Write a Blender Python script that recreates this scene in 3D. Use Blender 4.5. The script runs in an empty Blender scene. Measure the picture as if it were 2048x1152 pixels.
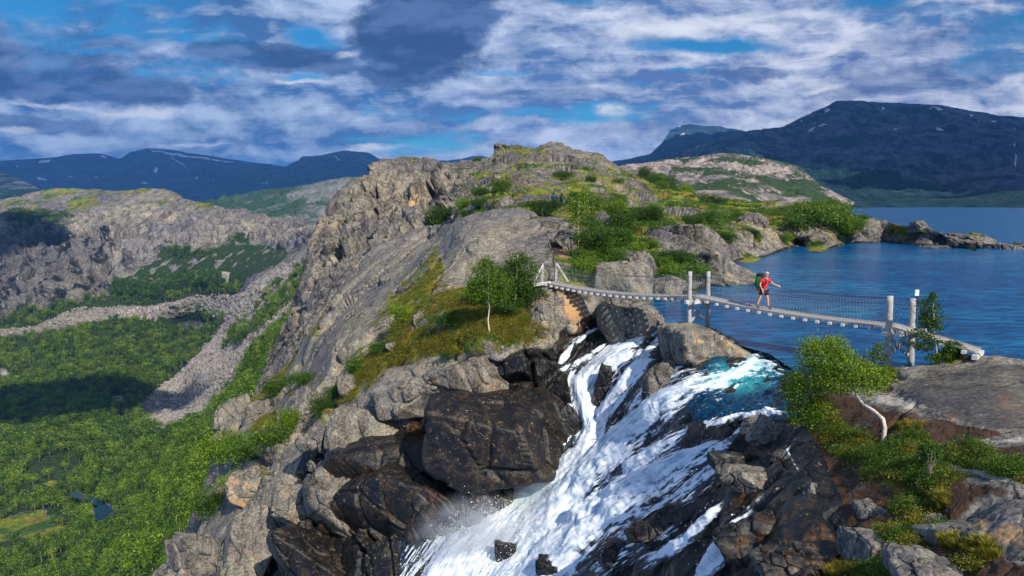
import bpy, bmesh, math, random
import numpy as np
from mathutils import Vector, Matrix, Euler
R = math.radians
C = bpy.context.scene.collection
scene = bpy.context.scene
QUAL = 1.0          # mesh density of the terrain sheets

# ------------------------------------------------------------------ camera
CAMZ = 6.6; F = 1450.0; W0 = 2048.0; H0 = 1152.0
PITCH = math.atan(171.0 / F)
cam_d = bpy.data.cameras.new("camera"); cam = bpy.data.objects.new("camera", cam_d); C.objects.link(cam)
cam_d.sensor_width = 36.0; cam_d.lens = F / W0 * 36.0
cam_d.clip_start = 0.1; cam_d.clip_end = 60000
cam.location = (0, 0, CAMZ); cam.rotation_euler = (R(90) - PITCH, 0, 0)
scene.camera = cam

# ------------------------------------------------------------------ light
SUN_EL = R(40); SUN_DIR = np.array([0.50, -0.87])      # horizontal direction TOWARDS the sun
SUN_DIR = SUN_DIR / np.linalg.norm(SUN_DIR)
SUN_V = Vector((SUN_DIR[0] * math.cos(SUN_EL), SUN_DIR[1] * math.cos(SUN_EL), math.sin(SUN_EL)))
sd = bpy.data.lights.new("sun", 'SUN'); sun = bpy.data.objects.new("sun", sd); C.objects.link(sun)
sd.energy = 5.0; sd.angle = R(0.5); sd.color = (1.0, 0.925, 0.80)
sun.rotation_euler = SUN_V.to_track_quat('Z', 'Y').to_euler()
scene.view_settings.view_transform = 'Standard'; scene.view_settings.look = 'None'
scene.view_settings.exposure = 0.15; scene.view_settings.gamma = 1.0
scene.cycles.max_bounces = 6; scene.cycles.diffuse_bounces = 2; scene.cycles.glossy_bounces = 2
scene.cycles.transmission_bounces = 4; scene.cycles.transparent_max_bounces = 24; scene.cycles.volume_bounces = 2
scene.cycles.use_denoising = True

# ------------------------------------------------------------------ shader helpers
class N:
    """tiny node-tree builder"""
    def __init__(s, tree): s.t = tree; s.n = tree.nodes; s.l = tree.links
    def new(s, typ, **kw):
        nd = s.n.new(typ)
        for k, v in kw.items():
            if k == 'i':
                for kk, vv in v.items(): s.set(nd.inputs[kk], vv)
            else: setattr(nd, k, v)
        return nd
    def set(s, sock, v):
        if isinstance(v, bpy.types.NodeSocket): s.l.new(v, sock)
        elif isinstance(v, bpy.types.Node): s.l.new(v.outputs[0], sock)
        elif hasattr(v, '__len__') and sock.type == 'RGBA' and len(v) == 3: sock.default_value = (*v, 1)
        else: sock.default_value = v
    def math(s, op, a, b=None, c=None, clamp=False):
        nd = s.n.new('ShaderNodeMath'); nd.operation = op; nd.use_clamp = clamp
        s.set(nd.inputs[0], a)
        if b is not None: s.set(nd.inputs[1], b)
        if c is not None: s.set(nd.inputs[2], c)
        return nd.outputs[0]
    def vmath(s, op, a, b=None):
        nd = s.n.new('ShaderNodeVectorMath'); nd.operation = op
        s.set(nd.inputs[0], a)
        if b is not None: s.set(nd.inputs[1], b)
        return nd.outputs[0]
    def mix(s, f, a, b, blend='MIX'):
        nd = s.n.new('ShaderNodeMix'); nd.data_type = 'RGBA'; nd.blend_type = blend
        s.set(nd.inputs[0], f); s.set(nd.inputs[6], a); s.set(nd.inputs[7], b)
        return nd.outputs[2]
    def noise(s, vec, scale, detail=4, rough=0.55, dist=0.0):
        nd = s.n.new('ShaderNodeTexNoise'); s.set(nd.inputs['Vector'], vec)
        nd.inputs['Scale'].default_value = scale; nd.inputs['Detail'].default_value = detail
        nd.inputs['Roughness'].default_value = rough; nd.inputs['Distortion'].default_value = dist
        return nd.outputs[0]
    def voro(s, vec, scale, feature='F1', out=0):
        nd = s.n.new('ShaderNodeTexVoronoi'); nd.feature = feature; s.set(nd.inputs['Vector'], vec)
        nd.inputs['Scale'].default_value = scale
        return nd.outputs[out]
    def mapping(s, vec, scale=(1, 1, 1), rot=(0, 0, 0), loc=(0, 0, 0)):
        nd = s.n.new('ShaderNodeMapping'); s.set(nd.inputs[0], vec)
        nd.inputs['Scale'].default_value = scale; nd.inputs['Rotation'].default_value = rot
        nd.inputs['Location'].default_value = loc
        return nd.outputs[0]
    def ss(s, x, a, b, lo=0.0, hi=1.0):
        nd = s.n.new('ShaderNodeMapRange'); nd.interpolation_type = 'SMOOTHSTEP'
        s.set(nd.inputs[0], x); nd.inputs[1].default_value = a; nd.inputs[2].default_value = b
        nd.inputs[3].default_value = lo; nd.inputs[4].default_value = hi
        return nd.outputs[0]
    def attr(s, name):
        nd = s.n.new('ShaderNodeAttribute'); nd.attribute_name = name; return nd
    def bump(s, h, strength=1.0, dist=0.1, normal=None):
        nd = s.n.new('ShaderNodeBump'); s.set(nd.inputs['Height'], h)
        nd.inputs['Strength'].default_value = strength; nd.inputs['Distance'].default_value = dist
        if normal is not None: s.set(nd.inputs['Normal'], normal)
        return nd.outputs[0]

def new_mat(name):
    m = bpy.data.materials.new(name); m.use_nodes = True
    m.node_tree.nodes.clear(); n = N(m.node_tree)
    out = n.new('ShaderNodeOutputMaterial')
    return m, n, out

# ------------------------------------------------------------------ sky
world = bpy.data.worlds.new("World"); scene.world = world; world.use_nodes = True
world.node_tree.nodes.clear(); n = N(world.node_tree)
sky = n.new('ShaderNodeTexSky', sky_type='NISHITA'); sky.sun_disc = False
sky.sun_elevation = SUN_EL; sky.sun_rotation = math.atan2(SUN_DIR[0], SUN_DIR[1])
sky.air_density = 1.0; sky.dust_density = 0.4; sky.ozone_density = 2.0
skyc = n.mix(1.0, sky.outputs[0], (0.14, 0.66, 1.0), 'MULTIPLY')
bg1 = n.new('ShaderNodeBackground', i={'Color': skyc, 'Strength': 0.085})
tc = n.new('ShaderNodeTexCoord').outputs['Generated']
sep = n.new('ShaderNodeSeparateXYZ', i={0: tc})
dx, dy, dz = sep.outputs
zz = n.math('ADD', n.math('MAXIMUM', dz, 0.0), 0.07)
dya = n.math('MAXIMUM', n.math('ABSOLUTE', dy), 0.05)
u_ = n.math('DIVIDE', dx, zz); v_ = n.math('DIVIDE', dya, zz)
cp = n.new('ShaderNodeCombineXYZ', i={0: u_, 1: v_, 2: 0.0}).outputs[0]        # cloud deck seen in perspective
dv = n.new('ShaderNodeCombineXYZ', i={0: n.math('DIVIDE', dx, dya), 1: n.math('DIVIDE', dz, dya), 2: 0.0}).outputs[0]
def vnoise(vec, sc, det=4):
    nd = n.new('ShaderNodeTexNoise'); n.set(nd.inputs['Vector'], vec); nd.inputs['Scale'].default_value = sc; nd.inputs['Detail'].default_value = det; nd.inputs['Roughness'].default_value = 0.6
    return n.vmath('SUBTRACT', nd.outputs['Color'], (0.5, 0.5, 0.5))
dvw = n.vmath('ADD', dv, n.vmath('MULTIPLY', vnoise(n.mapping(dv, scale=(1, 1.8, 1)), 5.0, 6), (0.08, 0.055, 0.0)))
wrp = n.noise(n.mapping(dv, scale=(1, 1.7, 1)), 22.0, 6, 0.62)
def cblob(cx, cy, rx, ry, rot=0.0, edge=0.35, wamp=0.5):
    """one cloud bank, in sky directions (tangent of azimuth, tangent of elevation)"""
    m_ = n.mapping(dvw, loc=(-cx, -cy, 0)); m_ = n.mapping(m_, rot=(0, 0, -rot)); m_ = n.mapping(m_, scale=(1 / rx, 1 / ry, 1))
    l_ = n.new('ShaderNodeVectorMath', operation='LENGTH', i={0: m_}).outputs['Value']
    l_ = n.math('ADD', l_, n.math('MULTIPLY', n.math('SUBTRACT', wrp, 0.5), -wamp * 1.1))
    return n.ss(l_, 1.0 + edge * 0.3, 1.0 - edge, 0, 1)
def uv(px, py): return (px - 1024) / F, (405 - py) / F
def field(off):
    a_ = n.noise(n.mapping(dvw, scale=(2.6, 6.0, 1), loc=(1.3 + 2.6 * off[0], 4.2 + 6.0 * off[1], 0)), 1.0, 10, 0.56, 0.0)
    b_ = n.noise(n.mapping(cp, scale=(0.34, 0.8, 1), loc=(off[0], off[1] * 2, 0)), 1.0, 8, 0.60, 0.1)
    return n.math('ADD', n.math('MULTIPLY', a_, 0.72), n.math('MULTIPLY', b_, 0.28))
f0 = field((0, 0)); f1 = field((0.006, 0.010))
relief = n.math('MULTIPLY', n.math('SUBTRACT', f0, f1), 11.0)
fine = n.noise(n.mapping(dvw, scale=(6, 11, 1), loc=(5, 5, 0)), 2.0, 9, 0.58, 0.0)
cov = n.ss(f0, 0.385, 0.465)
for (px, py, rx, ry, ro, am) in [(640, 85, 62, 36, -0.2, 1.0), (1400, 100, 175, 20, 0.0, 1.0), (1740, 15, 120, 26, 0.15, 1.0), (240, 118, 80, 9, 0, .9), (610, 170, 44, 9, 0, .8), (1130, 8, 70, 14, 0, .8), (1000, 150, 70, 8, 0, .6), (330, 10, 120, 12, 0, .6), (1180, 215, 60, 6, 0, .5), (1340, 152, 60, 5, 0, .7)]:
    cx, cy = uv(px, py)
    cov = n.math('MULTIPLY', cov, n.math('SUBTRACT', 1.0, n.math('MULTIPLY', cblob(cx, cy, rx / F, ry / F, ro, 0.6, 0.7), am)))
t_ = n.ss(n.math('ADD', n.math('MULTIPLY', f0, 0.7), n.math('MULTIPLY', fine, 0.3)), 0.42, 0.62)
t_ = n.math('ADD', n.math('ADD', n.math('MULTIPLY', t_, 0.62), 0.16), n.math('ADD', relief, n.math('MULTIPLY', n.math('SUBTRACT', fine, 0.5), 0.65)), clamp=True)
side = n.ss(n.math('DIVIDE', dx, dya), -0.5, 0.35)
lowc = n.mix(t_, (0.045, 0.135, 0.34), (0.42, 0.53, 0.74))
hic = n.mix(t_, (0.10, 0.18, 0.40), (0.66, 0.71, 0.84))
cc = n.mix(side, lowc, hic)
for (px, py, rx, ry, ro, am) in [(860, 60, 165, 125, 0.30, 1.0), (800, 150, 90, 50, 0.2, .9), (560, 128, 190, 34, -0.12, .9), (180, 180, 300, 36, -0.10, .95), (60, 130, 230, 40, -0.12, .8), (60, 245, 170, 17, -0.1, .8), (120, 95, 260, 34, -0.1, .5), (380, 20, 90, 14, 0, .4),
                                 (1490, 152, 120, 13, 0.05, .7), (1860, 165, 200, 34, 0.15, .6), (1900, 95, 220, 26, 0.1, .4), (1300, 262, 180, 20, 0, .4), (1100, 195, 180, 14, 0, .35)]:
    cx, cy = uv(px, py); b_ = cblob(cx, cy, rx / F, ry / F, ro, 0.30, 0.9)
    tt = n.math('ADD', n.math('MULTIPLY', fine, 1.0), n.math('MULTIPLY', relief, 0.7), clamp=True)
    if px < 1200: drk = n.mix(n.ss(tt, 0.3, 0.8), (0.030, 0.070, 0.19), (0.09, 0.155, 0.34))
    else: drk = n.mix(n.ss(tt, 0.3, 0.8), (0.075, 0.13, 0.30), (0.22, 0.29, 0.50))
    cc = n.mix(n.math('MULTIPLY', b_, am), cc, drk)
    cov = n.math('MAXIMUM', cov, n.math('MULTIPLY', b_, am))
for (px, py, rx, ry, ro, am) in [(1225, 232, 38, 20, 0, 1.0), (1180, 255, 70, 12, 0, .7), (770, 298, 80, 7, 0, .9), (700, 120, 30, 9, .3, .5), (290, 238, 100, 13, 0, .6), (1860, 22, 130, 14, .1, .6), (1640, 185, 60, 6, .1, .7), (1640, 112, 60, 8, .2, .7),
                                 (130, 215, 100, 6, -.2, .5), (600, 178, 60, 5, 0, .7), (1350, 62, 200, 22, .1, .4), (2030, 228, 60, 8, 0, .8), (960, 255, 50, 9, .2, .5), (60, 258, 50, 7, 0, .5), (400, 292, 90, 5, 0, .4), (1320, 75, 160, 20, .1, .4)]:
    cx, cy = uv(px, py); b_ = n.math('MULTIPLY', cblob(cx, cy, rx / F, ry / F, ro, 0.8, 1.1), n.ss(fine, 0.25, 0.55, 0.5, 1.0))
    cc = n.mix(n.math('MULTIPLY', b_, am), cc, (0.80, 0.82, 0.86))
    cov = n.math('MAXIMUM', cov, n.math('MULTIPLY', b_, am))
bg2 = n.new('ShaderNodeBackground', i={'Color': cc, 'Strength': 1.0})
mx = n.new('ShaderNodeMixShader', i={0: cov, 1: bg1.outputs[0], 2: bg2.outputs[0]})
wo = n.new('ShaderNodeOutputWorld'); n.l.new(mx.outputs[0], wo.inputs[0])
world.cycles.sampling_method = 'MANUAL'; world.cycles.sample_map_resolution = 512

# ------------------------------------------------------------------ numpy noise
def _h(ix, iy, iz, seed):
    h = (ix.astype(np.int64) * 374761393 + iy.astype(np.int64) * 668265263 + iz.astype(np.int64) * 1440662683 + seed * 1013904223) & 0xffffffff
    h = ((h ^ (h >> 13)) * 1274126177) & 0xffffffff
    h = ((h ^ (h >> 16)) * 2246822519) & 0xffffffff
    return (h ^ (h >> 15)) & 0xffffffff
_G = np.array([[1,1,0],[-1,1,0],[1,-1,0],[-1,-1,0],[1,0,1],[-1,0,1],[1,0,-1],[-1,0,-1],[0,1,1],[0,-1,1],[0,1,-1],[0,-1,-1],[1,1,0],[-1,1,0],[0,-1,1],[0,-1,-1]], np.float32)
def perlin(P, seed=0):
    Pi = np.floor(P); f = (P - Pi).astype(np.float32); Pi = Pi.astype(np.int64)
    w = f * f * f * (f * (f * 6 - 15) + 10)
    out = np.zeros(len(P), np.float32)
    for dx_ in (0, 1):
        wx = w[:, 0] if dx_ else 1 - w[:, 0]
        for dy_ in (0, 1):
            wy = w[:, 1] if dy_ else 1 - w[:, 1]
            for dz_ in (0, 1):
                wz = w[:, 2] if dz_ else 1 - w[:, 2]
                g = _G[_h(Pi[:, 0] + dx_, Pi[:, 1] + dy_, Pi[:, 2] + dz_, seed) & 15]
                out += wx * wy * wz * (g[:, 0] * (f[:, 0] - dx_) + g[:, 1] * (f[:, 1] - dy_) + g[:, 2] * (f[:, 2] - dz_))
    return out
def fbm(P, scale, octs=4, gain=0.5, seed=0, ridge=False):
    o = np.zeros(len(P), np.float32); a = 1.0; s = 1.0 / scale; tot = 0
    for k in range(octs):
        v = perlin(P * s, seed + k * 17)
        if ridge: v = 0.6 - 2 * np.abs(v)
        o += a * v; tot += a; a *= gain; s *= 2.03
    return o / tot
def voronoi(P, seed=0):
    """F1, F2, cell random (0-1), vector from the cell's point"""
    Pi = np.floor(P).astype(np.int64); f = (P - Pi).astype(np.float32)
    F1 = np.full(len(P), 9e9, np.float32); F2 = F1.copy(); ID = np.zeros(len(P), np.int64); V = np.zeros((len(P), 3), np.float32)
    for a in (-1, 0, 1):
        for b in (-1, 0, 1):
            for c in (-1, 0, 1):
                h = _h(Pi[:, 0] + a, Pi[:, 1] + b, Pi[:, 2] + c, seed)
                q = np.stack([a + 0.1 + 0.8 * ((h & 1023) / 1023.0) - f[:, 0], b + 0.1 + 0.8 * (((h >> 10) & 1023) / 1023.0) - f[:, 1], c + 0.1 + 0.8 * (((h >> 20) & 1023) / 1023.0) - f[:, 2]], 1).astype(np.float32)
                d = np.einsum('ij,ij->i', q, q)
                m = d < F1
                F2 = np.where(m, F1, np.minimum(F2, d)); F1 = np.where(m, d, F1)
                ID = np.where(m, h, ID); V[m] = -q[m]
    return np.sqrt(F1), np.sqrt(F2), ID, V
def sstep(x, a, b):
    t = np.clip((x - a) / (b - a), 0, 1); return t * t * (3 - 2 * t)
def rotm(ax, ay, az): return np.array(Euler((R(ax), R(ay), R(az))).to_matrix())
def blocks(P, size, rot=(0, 0, 0), aniso=(1, 1, 1), seed=0, tilt=0.8, crack=0.12, step=0.6, warp=0.25):
    """fractured rock: tilted facets with cracks between, about -1..1"""
    Q = (P @ rotm(*rot).T) / (np.array(aniso) * size)
    if warp:
        Q = Q + warp * np.stack([fbm(Q, 1.3, 2, seed=seed + 5), fbm(Q, 1.3, 2, seed=seed + 6), fbm(Q, 1.3, 2, seed=seed + 7)], 1)
    F1, F2, ID, V = voronoi(Q, seed)
    g = np.stack([((ID >> 3) & 255) / 127.5 - 1, ((ID >> 9) & 255) / 127.5 - 1, ((ID >> 17) & 255) / 127.5 - 1], 1)
    h = step * ((((ID >> 5) & 255) / 127.5) - 1) + tilt * np.einsum('ij,ij->i', g, V)
    e = sstep(F2 - F1, 0, crack)
    return (h * (0.35 + 0.65 * e) - (1 - e) * 0.9).astype(np.float32)

def blocksd(P, size, d, long, seed, **kw):
    """blocks stretched `long` times along the direction d"""
    d = np.array(d, float); d /= np.linalg.norm(d); a = np.cross(d, [0.3, 0.9, 0.1]); a /= np.linalg.norm(a); b = np.cross(d, a)
    Q = np.stack([P @ a, P @ b, (P @ d) / long], 1)
    return blocks(Q, size, seed=seed, warp=0.14, **kw)

# ------------------------------------------------------------------ picture <-> place
CP, SP = math.cos(PITCH), math.sin(PITCH)
def ray_us(px, py):
    x = (np.asarray(px, float) - W0 / 2) / F; y = (H0 / 2 - np.asarray(py, float)) / F
    d = CP + y * SP
    return x / d, (y * CP - SP) / d
def at(px, py, Y=None, z=None):
    u, s = ray_us(px, py)
    if Y is None: Y = (z - CAMZ) / s
    return Vector((float(u * Y), float(Y), float(CAMZ + s * Y)))
def proj(P):
    P = np.asarray(P, float); X, Y, Z = P[..., 0], P[..., 1], P[..., 2] - CAMZ
    d = Y * CP - Z * SP; h = Y * SP + Z * CP
    return W0 / 2 + F * X / d, H0 / 2 - F * h / d
class TPS:
    def __init__(s, pts, vals, lam=1e-3):
        s.p = np.asarray(pts, float); n_ = len(s.p)
        K = s.k(s.p, s.p) + lam * np.eye(n_); A = np.zeros((n_ + 3, n_ + 3))
        A[:n_, :n_] = K; A[:n_, n_] = 1; A[:n_, n_ + 1:] = s.p; A[n_, :n_] = 1; A[n_ + 1:, :n_] = s.p.T
        s.w = np.linalg.solve(A, np.concatenate([np.asarray(vals, float), np.zeros(3)]))
    def k(s, a, b):
        d2 = ((a[:, None, :] - b[None, :, :]) ** 2).sum(-1); return 0.5 * d2 * np.log(d2 + 1e-12)
    def __call__(s, q):
        q = np.asarray(q, float); o = np.empty(len(q))
        for i in range(0, len(q), 20000):
            c = q[i:i + 20000]; o[i:i + 20000] = s.k(c, s.p) @ s.w[:-3] + s.w[-3] + c @ s.w[-2:]
        return o
def poly_mask(px, py, poly, soft):
    """1 inside the outline, falling to 0 over `soft`"""
    poly = np.asarray(poly, float); inside = np.zeros(px.shape, bool); d2 = np.full(px.shape, 1e18)
    for i in range(len(poly)):
        a = poly[i]; b = poly[(i + 1) % len(poly)]
        c = ((a[1] > py) != (b[1] > py)) & (px < (b[0] - a[0]) * (py - a[1]) / (b[1] - a[1] + 1e-12) + a[0])
        inside ^= c
        ab = b - a; t = np.clip(((px - a[0]) * ab[0] + (py - a[1]) * ab[1]) / (ab @ ab + 1e-12), 0, 1)
        d2 = np.minimum(d2, (px - a[0] - t * ab[0]) ** 2 + (py - a[1] - t * ab[1]) ** 2)
    d = np.sqrt(d2) * np.where(inside, 1, -1)
    return sstep(d, -soft, soft)
def gblob(px, py, cx, cy, rx, ry, rot=0):
    c, s_ = math.cos(R(rot)), math.sin(R(rot)); x = px - cx; y = py - cy
    return np.exp(-(((x * c + y * s_) / rx) ** 2 + ((-x * s_ + y * c) / ry) ** 2))

# ------------------------------------------------------------------ object helpers
def tag(o, label=None, cat=None, group=None, kind=None):
    if label: o['label'] = label
    if cat: o['category'] = cat
    if group: o['group'] = group
    if kind: o['kind'] = kind
    return o
def grid_mesh(name, P, mat, attrs=None, keep=None, smooth=True):
    """P: rows x cols x 3"""
    nr, nc = P.shape[:2]; idx = np.arange(nr * nc).reshape(nr, nc)
    q = np.stack([idx[:-1, :-1], idx[:-1, 1:], idx[1:, 1:], idx[1:, :-1]], -1).reshape(-1, 4)
    V = P.reshape(-1, 3)
    if keep is not None:
        k = keep.reshape(-1); q = q[k[q].all(1)]
        used = np.zeros(len(V), bool); used[q] = True; mp = np.cumsum(used) - 1
        V = V[used]; q = mp[q]
        if attrs: attrs = {a: b.reshape(nr * nc, -1)[used] for a, b in attrs.items()}
    me = bpy.data.meshes.new(name)
    me.vertices.add(len(V)); me.vertices.foreach_set('co', V.astype(np.float32).ravel())
    me.loops.add(q.size); me.loops.foreach_set('vertex_index', q.astype(np.int32).ravel())
    me.polygons.add(len(q)); me.polygons.foreach_set('loop_start', (np.arange(len(q)) * 4).astype(np.int32))
    me.polygons.foreach_set('use_smooth', np.full(len(q), smooth))
    me.update(calc_edges=True)
    for a, b in (attrs or {}).items():
        b = b.reshape(len(V), -1); c4 = np.ones((len(V), 4), np.float32); c4[:, :b.shape[1]] = b
        ca = me.color_attributes.new(a, 'FLOAT_COLOR', 'POINT'); ca.data.foreach_set('color', c4.ravel())
    o = bpy.data.objects.new(name, me); C.objects.link(o)
    if mat: me.materials.append(mat)
    return o
def normals(P):
    a = np.gradient(P, axis=1); b = np.gradient(P, axis=0)
    nn = np.cross(a, b); nn /= np.linalg.norm(nn, axis=2, keepdims=True) + 1e-9
    return nn
class Layer:
    def __init__(s, ctrl, top, bot, px, rows, back, lam=1e-3, pw=1.0):
        """ctrl: (px, py, Y) or (px, py, None, z); top/bot: outlines; px: (from, to, step); back: (rows, reach, slope)"""
        s.tps_pts = []; v = []
        for c in ctrl:
            Y = c[2] if c[2] is not None else (c[3] - CAMZ) / ray_us(c[0], c[1])[1]
            s.tps_pts.append((c[0] / 500, c[1] / 500)); v.append(math.log(Y))
        s.tps = TPS(s.tps_pts, v, lam)
        top = np.array(top, float); bot = np.array(bot, float)
        s.pxs = np.arange(px[0], px[1] + 1e-6, px[2] / QUAL)
        s.topy = np.interp(s.pxs, top[:, 0], top[:, 1]); s.boty = np.interp(s.pxs, bot[:, 0], bot[:, 1])
        nr = int(rows * QUAL); t = (np.linspace(0, 1, nr) ** pw)[:, None]
        s.PX = np.repeat(s.pxs[None], nr, 0); s.PY = s.boty[None] * (1 - t) + s.topy[None] * t
        s.Yg = s.depth(s.PX, s.PY)
        u, sl = ray_us(s.PX, s.PY)
        P = np.stack([u * s.Yg, s.Yg, CAMZ + sl * s.Yg], -1)
        s.nfront = nr
        if back:
            nb, reach, slope = back; k = (np.arange(1, nb + 1) / nb)[:, None]
            Yt = P[-1, :, 1][None]; dY = Yt * reach * k ** 1.5
            Xb = P[-1, :, 0][None] * (Yt + dY) / Yt; Zb = P[-1, :, 2][None] - slope * dY * np.clip(k * 3, 0, 1)
            P = np.concatenate([P, np.stack([Xb, Yt + dY, Zb], -1)], 0)
        s.P0 = P; s.P = P.copy(); s.NN = normals(P)
    def depth(s, px, py):
        px = np.asarray(px, float); py = np.asarray(py, float)
        gx = np.linspace(px.min() - 1, px.max() + 1, 260); gy = np.linspace(py.min() - 1, py.max() + 1, 200)
        A, B = np.meshgrid(gx, gy); T = s.tps(np.stack([A.ravel() / 500, B.ravel() / 500], 1)).reshape(A.shape)
        fx = (px - gx[0]) / (gx[1] - gx[0]); fy = (py - gy[0]) / (gy[1] - gy[0])
        ix = np.clip(fx.astype(int), 0, 258); iy = np.clip(fy.astype(int), 0, 198); fx = fx - ix; fy = fy - iy
        return np.exp((T[iy, ix] * (1 - fx) + T[iy, ix + 1] * fx) * (1 - fy) + (T[iy + 1, ix] * (1 - fx) + T[iy + 1, ix + 1] * fx) * fy)
    def allpx(s):
        PX, PY = proj(s.P0); nf = s.nfront
        PX[nf:] = s.PX[-1][None]; PY[nf:] = s.PY[-1][None]
        return PX, PY
    def disp(s, h): s.P = s.P + s.NN * h[..., None]
    def at(s, px, py):
        """the finished surface's point under a picture position"""
        j = int(np.clip(np.searchsorted(s.pxs, px), 0, len(s.pxs) - 1)); nf = s.nfront
        i = int(np.argmin(np.abs(s.PY[:nf, j] - py)))
        return Vector(s.P[i, j])
# ================================================================== materials of the ground
def rock_mat(name, sc=1.0, pal=((0.055, 0.055, 0.058), (0.215, 0.208, 0.195), (0.40, 0.36, 0.285)), lichen=1.0, bumpk=1.0, streak=0.5, veg=((0.045, 0.11, 0.010), (0.27, 0.29, 0.018), (0.30, 0.17, 0.03)), vs=1.0, snow=False):
    """rock with lichen; attribute A = moss, wet, rust stain; attribute B = peat, leaf green, pale scree"""
    m, n, out = new_mat(name)
    co = n.new('ShaderNodeTexCoord').outputs['Object']
    A = n.new('ShaderNodeSeparateColor', i={0: n.attr('A').outputs['Color']}).outputs
    B = n.new('ShaderNodeSeparateColor', i={0: n.attr('B').outputs['Color']}).outputs
    nb = n.noise(co, 0.25 / sc, 7, 0.6, 0.3); nm = n.noise(co, 1.6 / sc, 8, 0.65, 0.4); nf = n.noise(co, 9.0 / sc, 6, 0.7)
    st = n.noise(n.mapping(co, scale=(1.3 / sc, 1.3 / sc, 0.14 / sc), rot=(0.12, -0.22, 0)), 1.0, 7, 0.65, 0.5)
    c = n.mix(n.ss(nm, 0.36, 0.62), pal[0], pal[1]); c = n.mix(n.math('MULTIPLY', n.ss(nb, 0.5, 0.68), 0.75), c, pal[2])
    c = n.mix(n.math('MULTIPLY', n.ss(st, 0.52, 0.40), streak), c, (pal[0][0] * 0.45, pal[0][1] * 0.45, pal[0][2] * 0.5))
    c = n.mix(n.ss(nf, 0.36, 0.66), n.mix(0.45, c, (0.03, 0.028, 0.026)), n.mix(0.22, c, (0.80, 0.76, 0.64)))
    dco = n.vmath('ADD', co, n.vmath('MULTIPLY', n.vmath('SUBTRACT', n.new('ShaderNodeTexNoise', i={'Vector': co, 'Scale': 0.9 / sc, 'Detail': 4.0}).outputs['Color'], (0.5, 0.5, 0.5)), (1.6 * sc, 1.6 * sc, 1.6 * sc)))
    ck = n.ss(n.voro(n.mapping(dco, scale=(1.0, 0.45, 0.7), rot=(0.3, 0.5, 0.6)), 0.55 / sc, 'DISTANCE_TO_EDGE'), 0.0, 0.035)
    ck = n.math('MAXIMUM', ck, n.ss(n.noise(n.mapping(co, loc=(8, 8, 8)), 0.35 / sc, 3, 0.5), 0.42, 0.5))
    c = n.mix(ck, n.mix(0.72, c, (0.012, 0.011, 0.01)), c)
    big = n.noise(n.mapping(co, loc=(4, 1, 6)), 0.12 / sc, 4, 0.6)
    c = n.mix(n.ss(big, 0.38, 0.62), n.mix(1.0, c, (0.74, 0.72, 0.80), 'MULTIPLY'), n.mix(1.0, c, (1.14, 1.06, 0.92), 'MULTIPLY'))
    if lichen:
        lv = n.noise(co, 3.2 / sc, 5, 0.75, 0.6); l2 = n.noise(n.mapping(co, loc=(9, 4, 1)), 0.5 / sc, 3, 0.5)
        lm = n.math('MULTIPLY', n.ss(lv, 0.57, 0.64), n.ss(l2, 0.42, 0.6, 0.25, 1.0))
        c = n.mix(n.math('MULTIPLY', lm, 0.75 * lichen), c, (0.52, 0.50, 0.30))
        lo = n.noise(n.mapping(co, loc=(2, 7, 5)), 2.1 / sc, 5, 0.7, 0.4)
        c = n.mix(n.math('MULTIPLY', n.ss(lo, 0.62, 0.68), 0.6 * lichen), c, (0.40, 0.24, 0.06))
    # rust and pale fresh faces
    c = n.mix(n.math('MULTIPLY', n.ss(n.math('ADD', A[2], n.math('MULTIPLY', n.math('SUBTRACT', nm, 0.5), 1.3)), 0.35, 0.75), 0.85), c, n.mix(nf, (0.50, 0.22, 0.05), (0.58, 0.40, 0.22)))
    pk = n.ss(n.math('ADD', B[2], n.math('MULTIPLY', n.math('SUBTRACT', nm, 0.5), 0.9)), 0.4, 0.7)
    c = n.mix(pk, c, n.mix(nf, (0.30, 0.26, 0.22), (0.52, 0.46, 0.40)))
    # wet rock is dark and shiny
    wet = n.ss(n.math('ADD', A[1], n.math('MULTIPLY', n.math('SUBTRACT', nm, 0.5), 0.7)), 0.30, 0.62)
    wc = n.mix(n.ss(n.math('ADD', n.math('MULTIPLY', nf, 0.5), n.math('MULTIPLY', nm, 0.5)), 0.50, 0.66), (0.009, 0.009, 0.010), (0.066, 0.056, 0.046))
    wc = n.mix(n.ss(n.noise(n.mapping(co, loc=(5, 5, 5)), 5.0 / sc, 6, 0.75, 0.8), 0.60, 0.67), wc, (0.34, 0.26, 0.16))
    wc = n.mix(n.math('MULTIPLY', A[2], n.ss(nm, 0.45, 0.6)), wc, (0.30, 0.14, 0.03))
    c = n.mix(wet, c, wc)
    # peat, moss, shrubs
    pt = n.ss(n.math('ADD', B[0], n.math('MULTIPLY', n.math('SUBTRACT', nm, 0.5), 0.8)), 0.42, 0.58)
    c = n.mix(pt, c, n.mix(nf, (0.022, 0.012, 0.008), (0.12, 0.062, 0.03)))
    ms_ = n.ss(n.math('ADD', A[0], n.math('MULTIPLY', n.math('SUBTRACT', n.noise(co, 1.1 / sc, 8, 0.7, 0.5), 0.5), 1.1)), 0.44, 0.56)
    mv = n.noise(co, 0.8 / sc / vs, 5, 0.65); mf = n.noise(co, 7.0 / sc / vs, 6, 0.75)
    mc = n.mix(n.ss(mv, 0.40, 0.56), veg[0], veg[1]); mc = n.mix(n.ss(n.noise(n.mapping(co, loc=(3, 3, 3)), 0.9 / sc / vs, 5, 0.6), 0.52, 0.64), mc, veg[2])
    mc = n.mix(n.ss(mf, 0.34, 0.66), n.mix(0.7, mc, (0.008, 0.012, 0.004)), mc)
    c = n.mix(ms_, c, mc)
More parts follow.
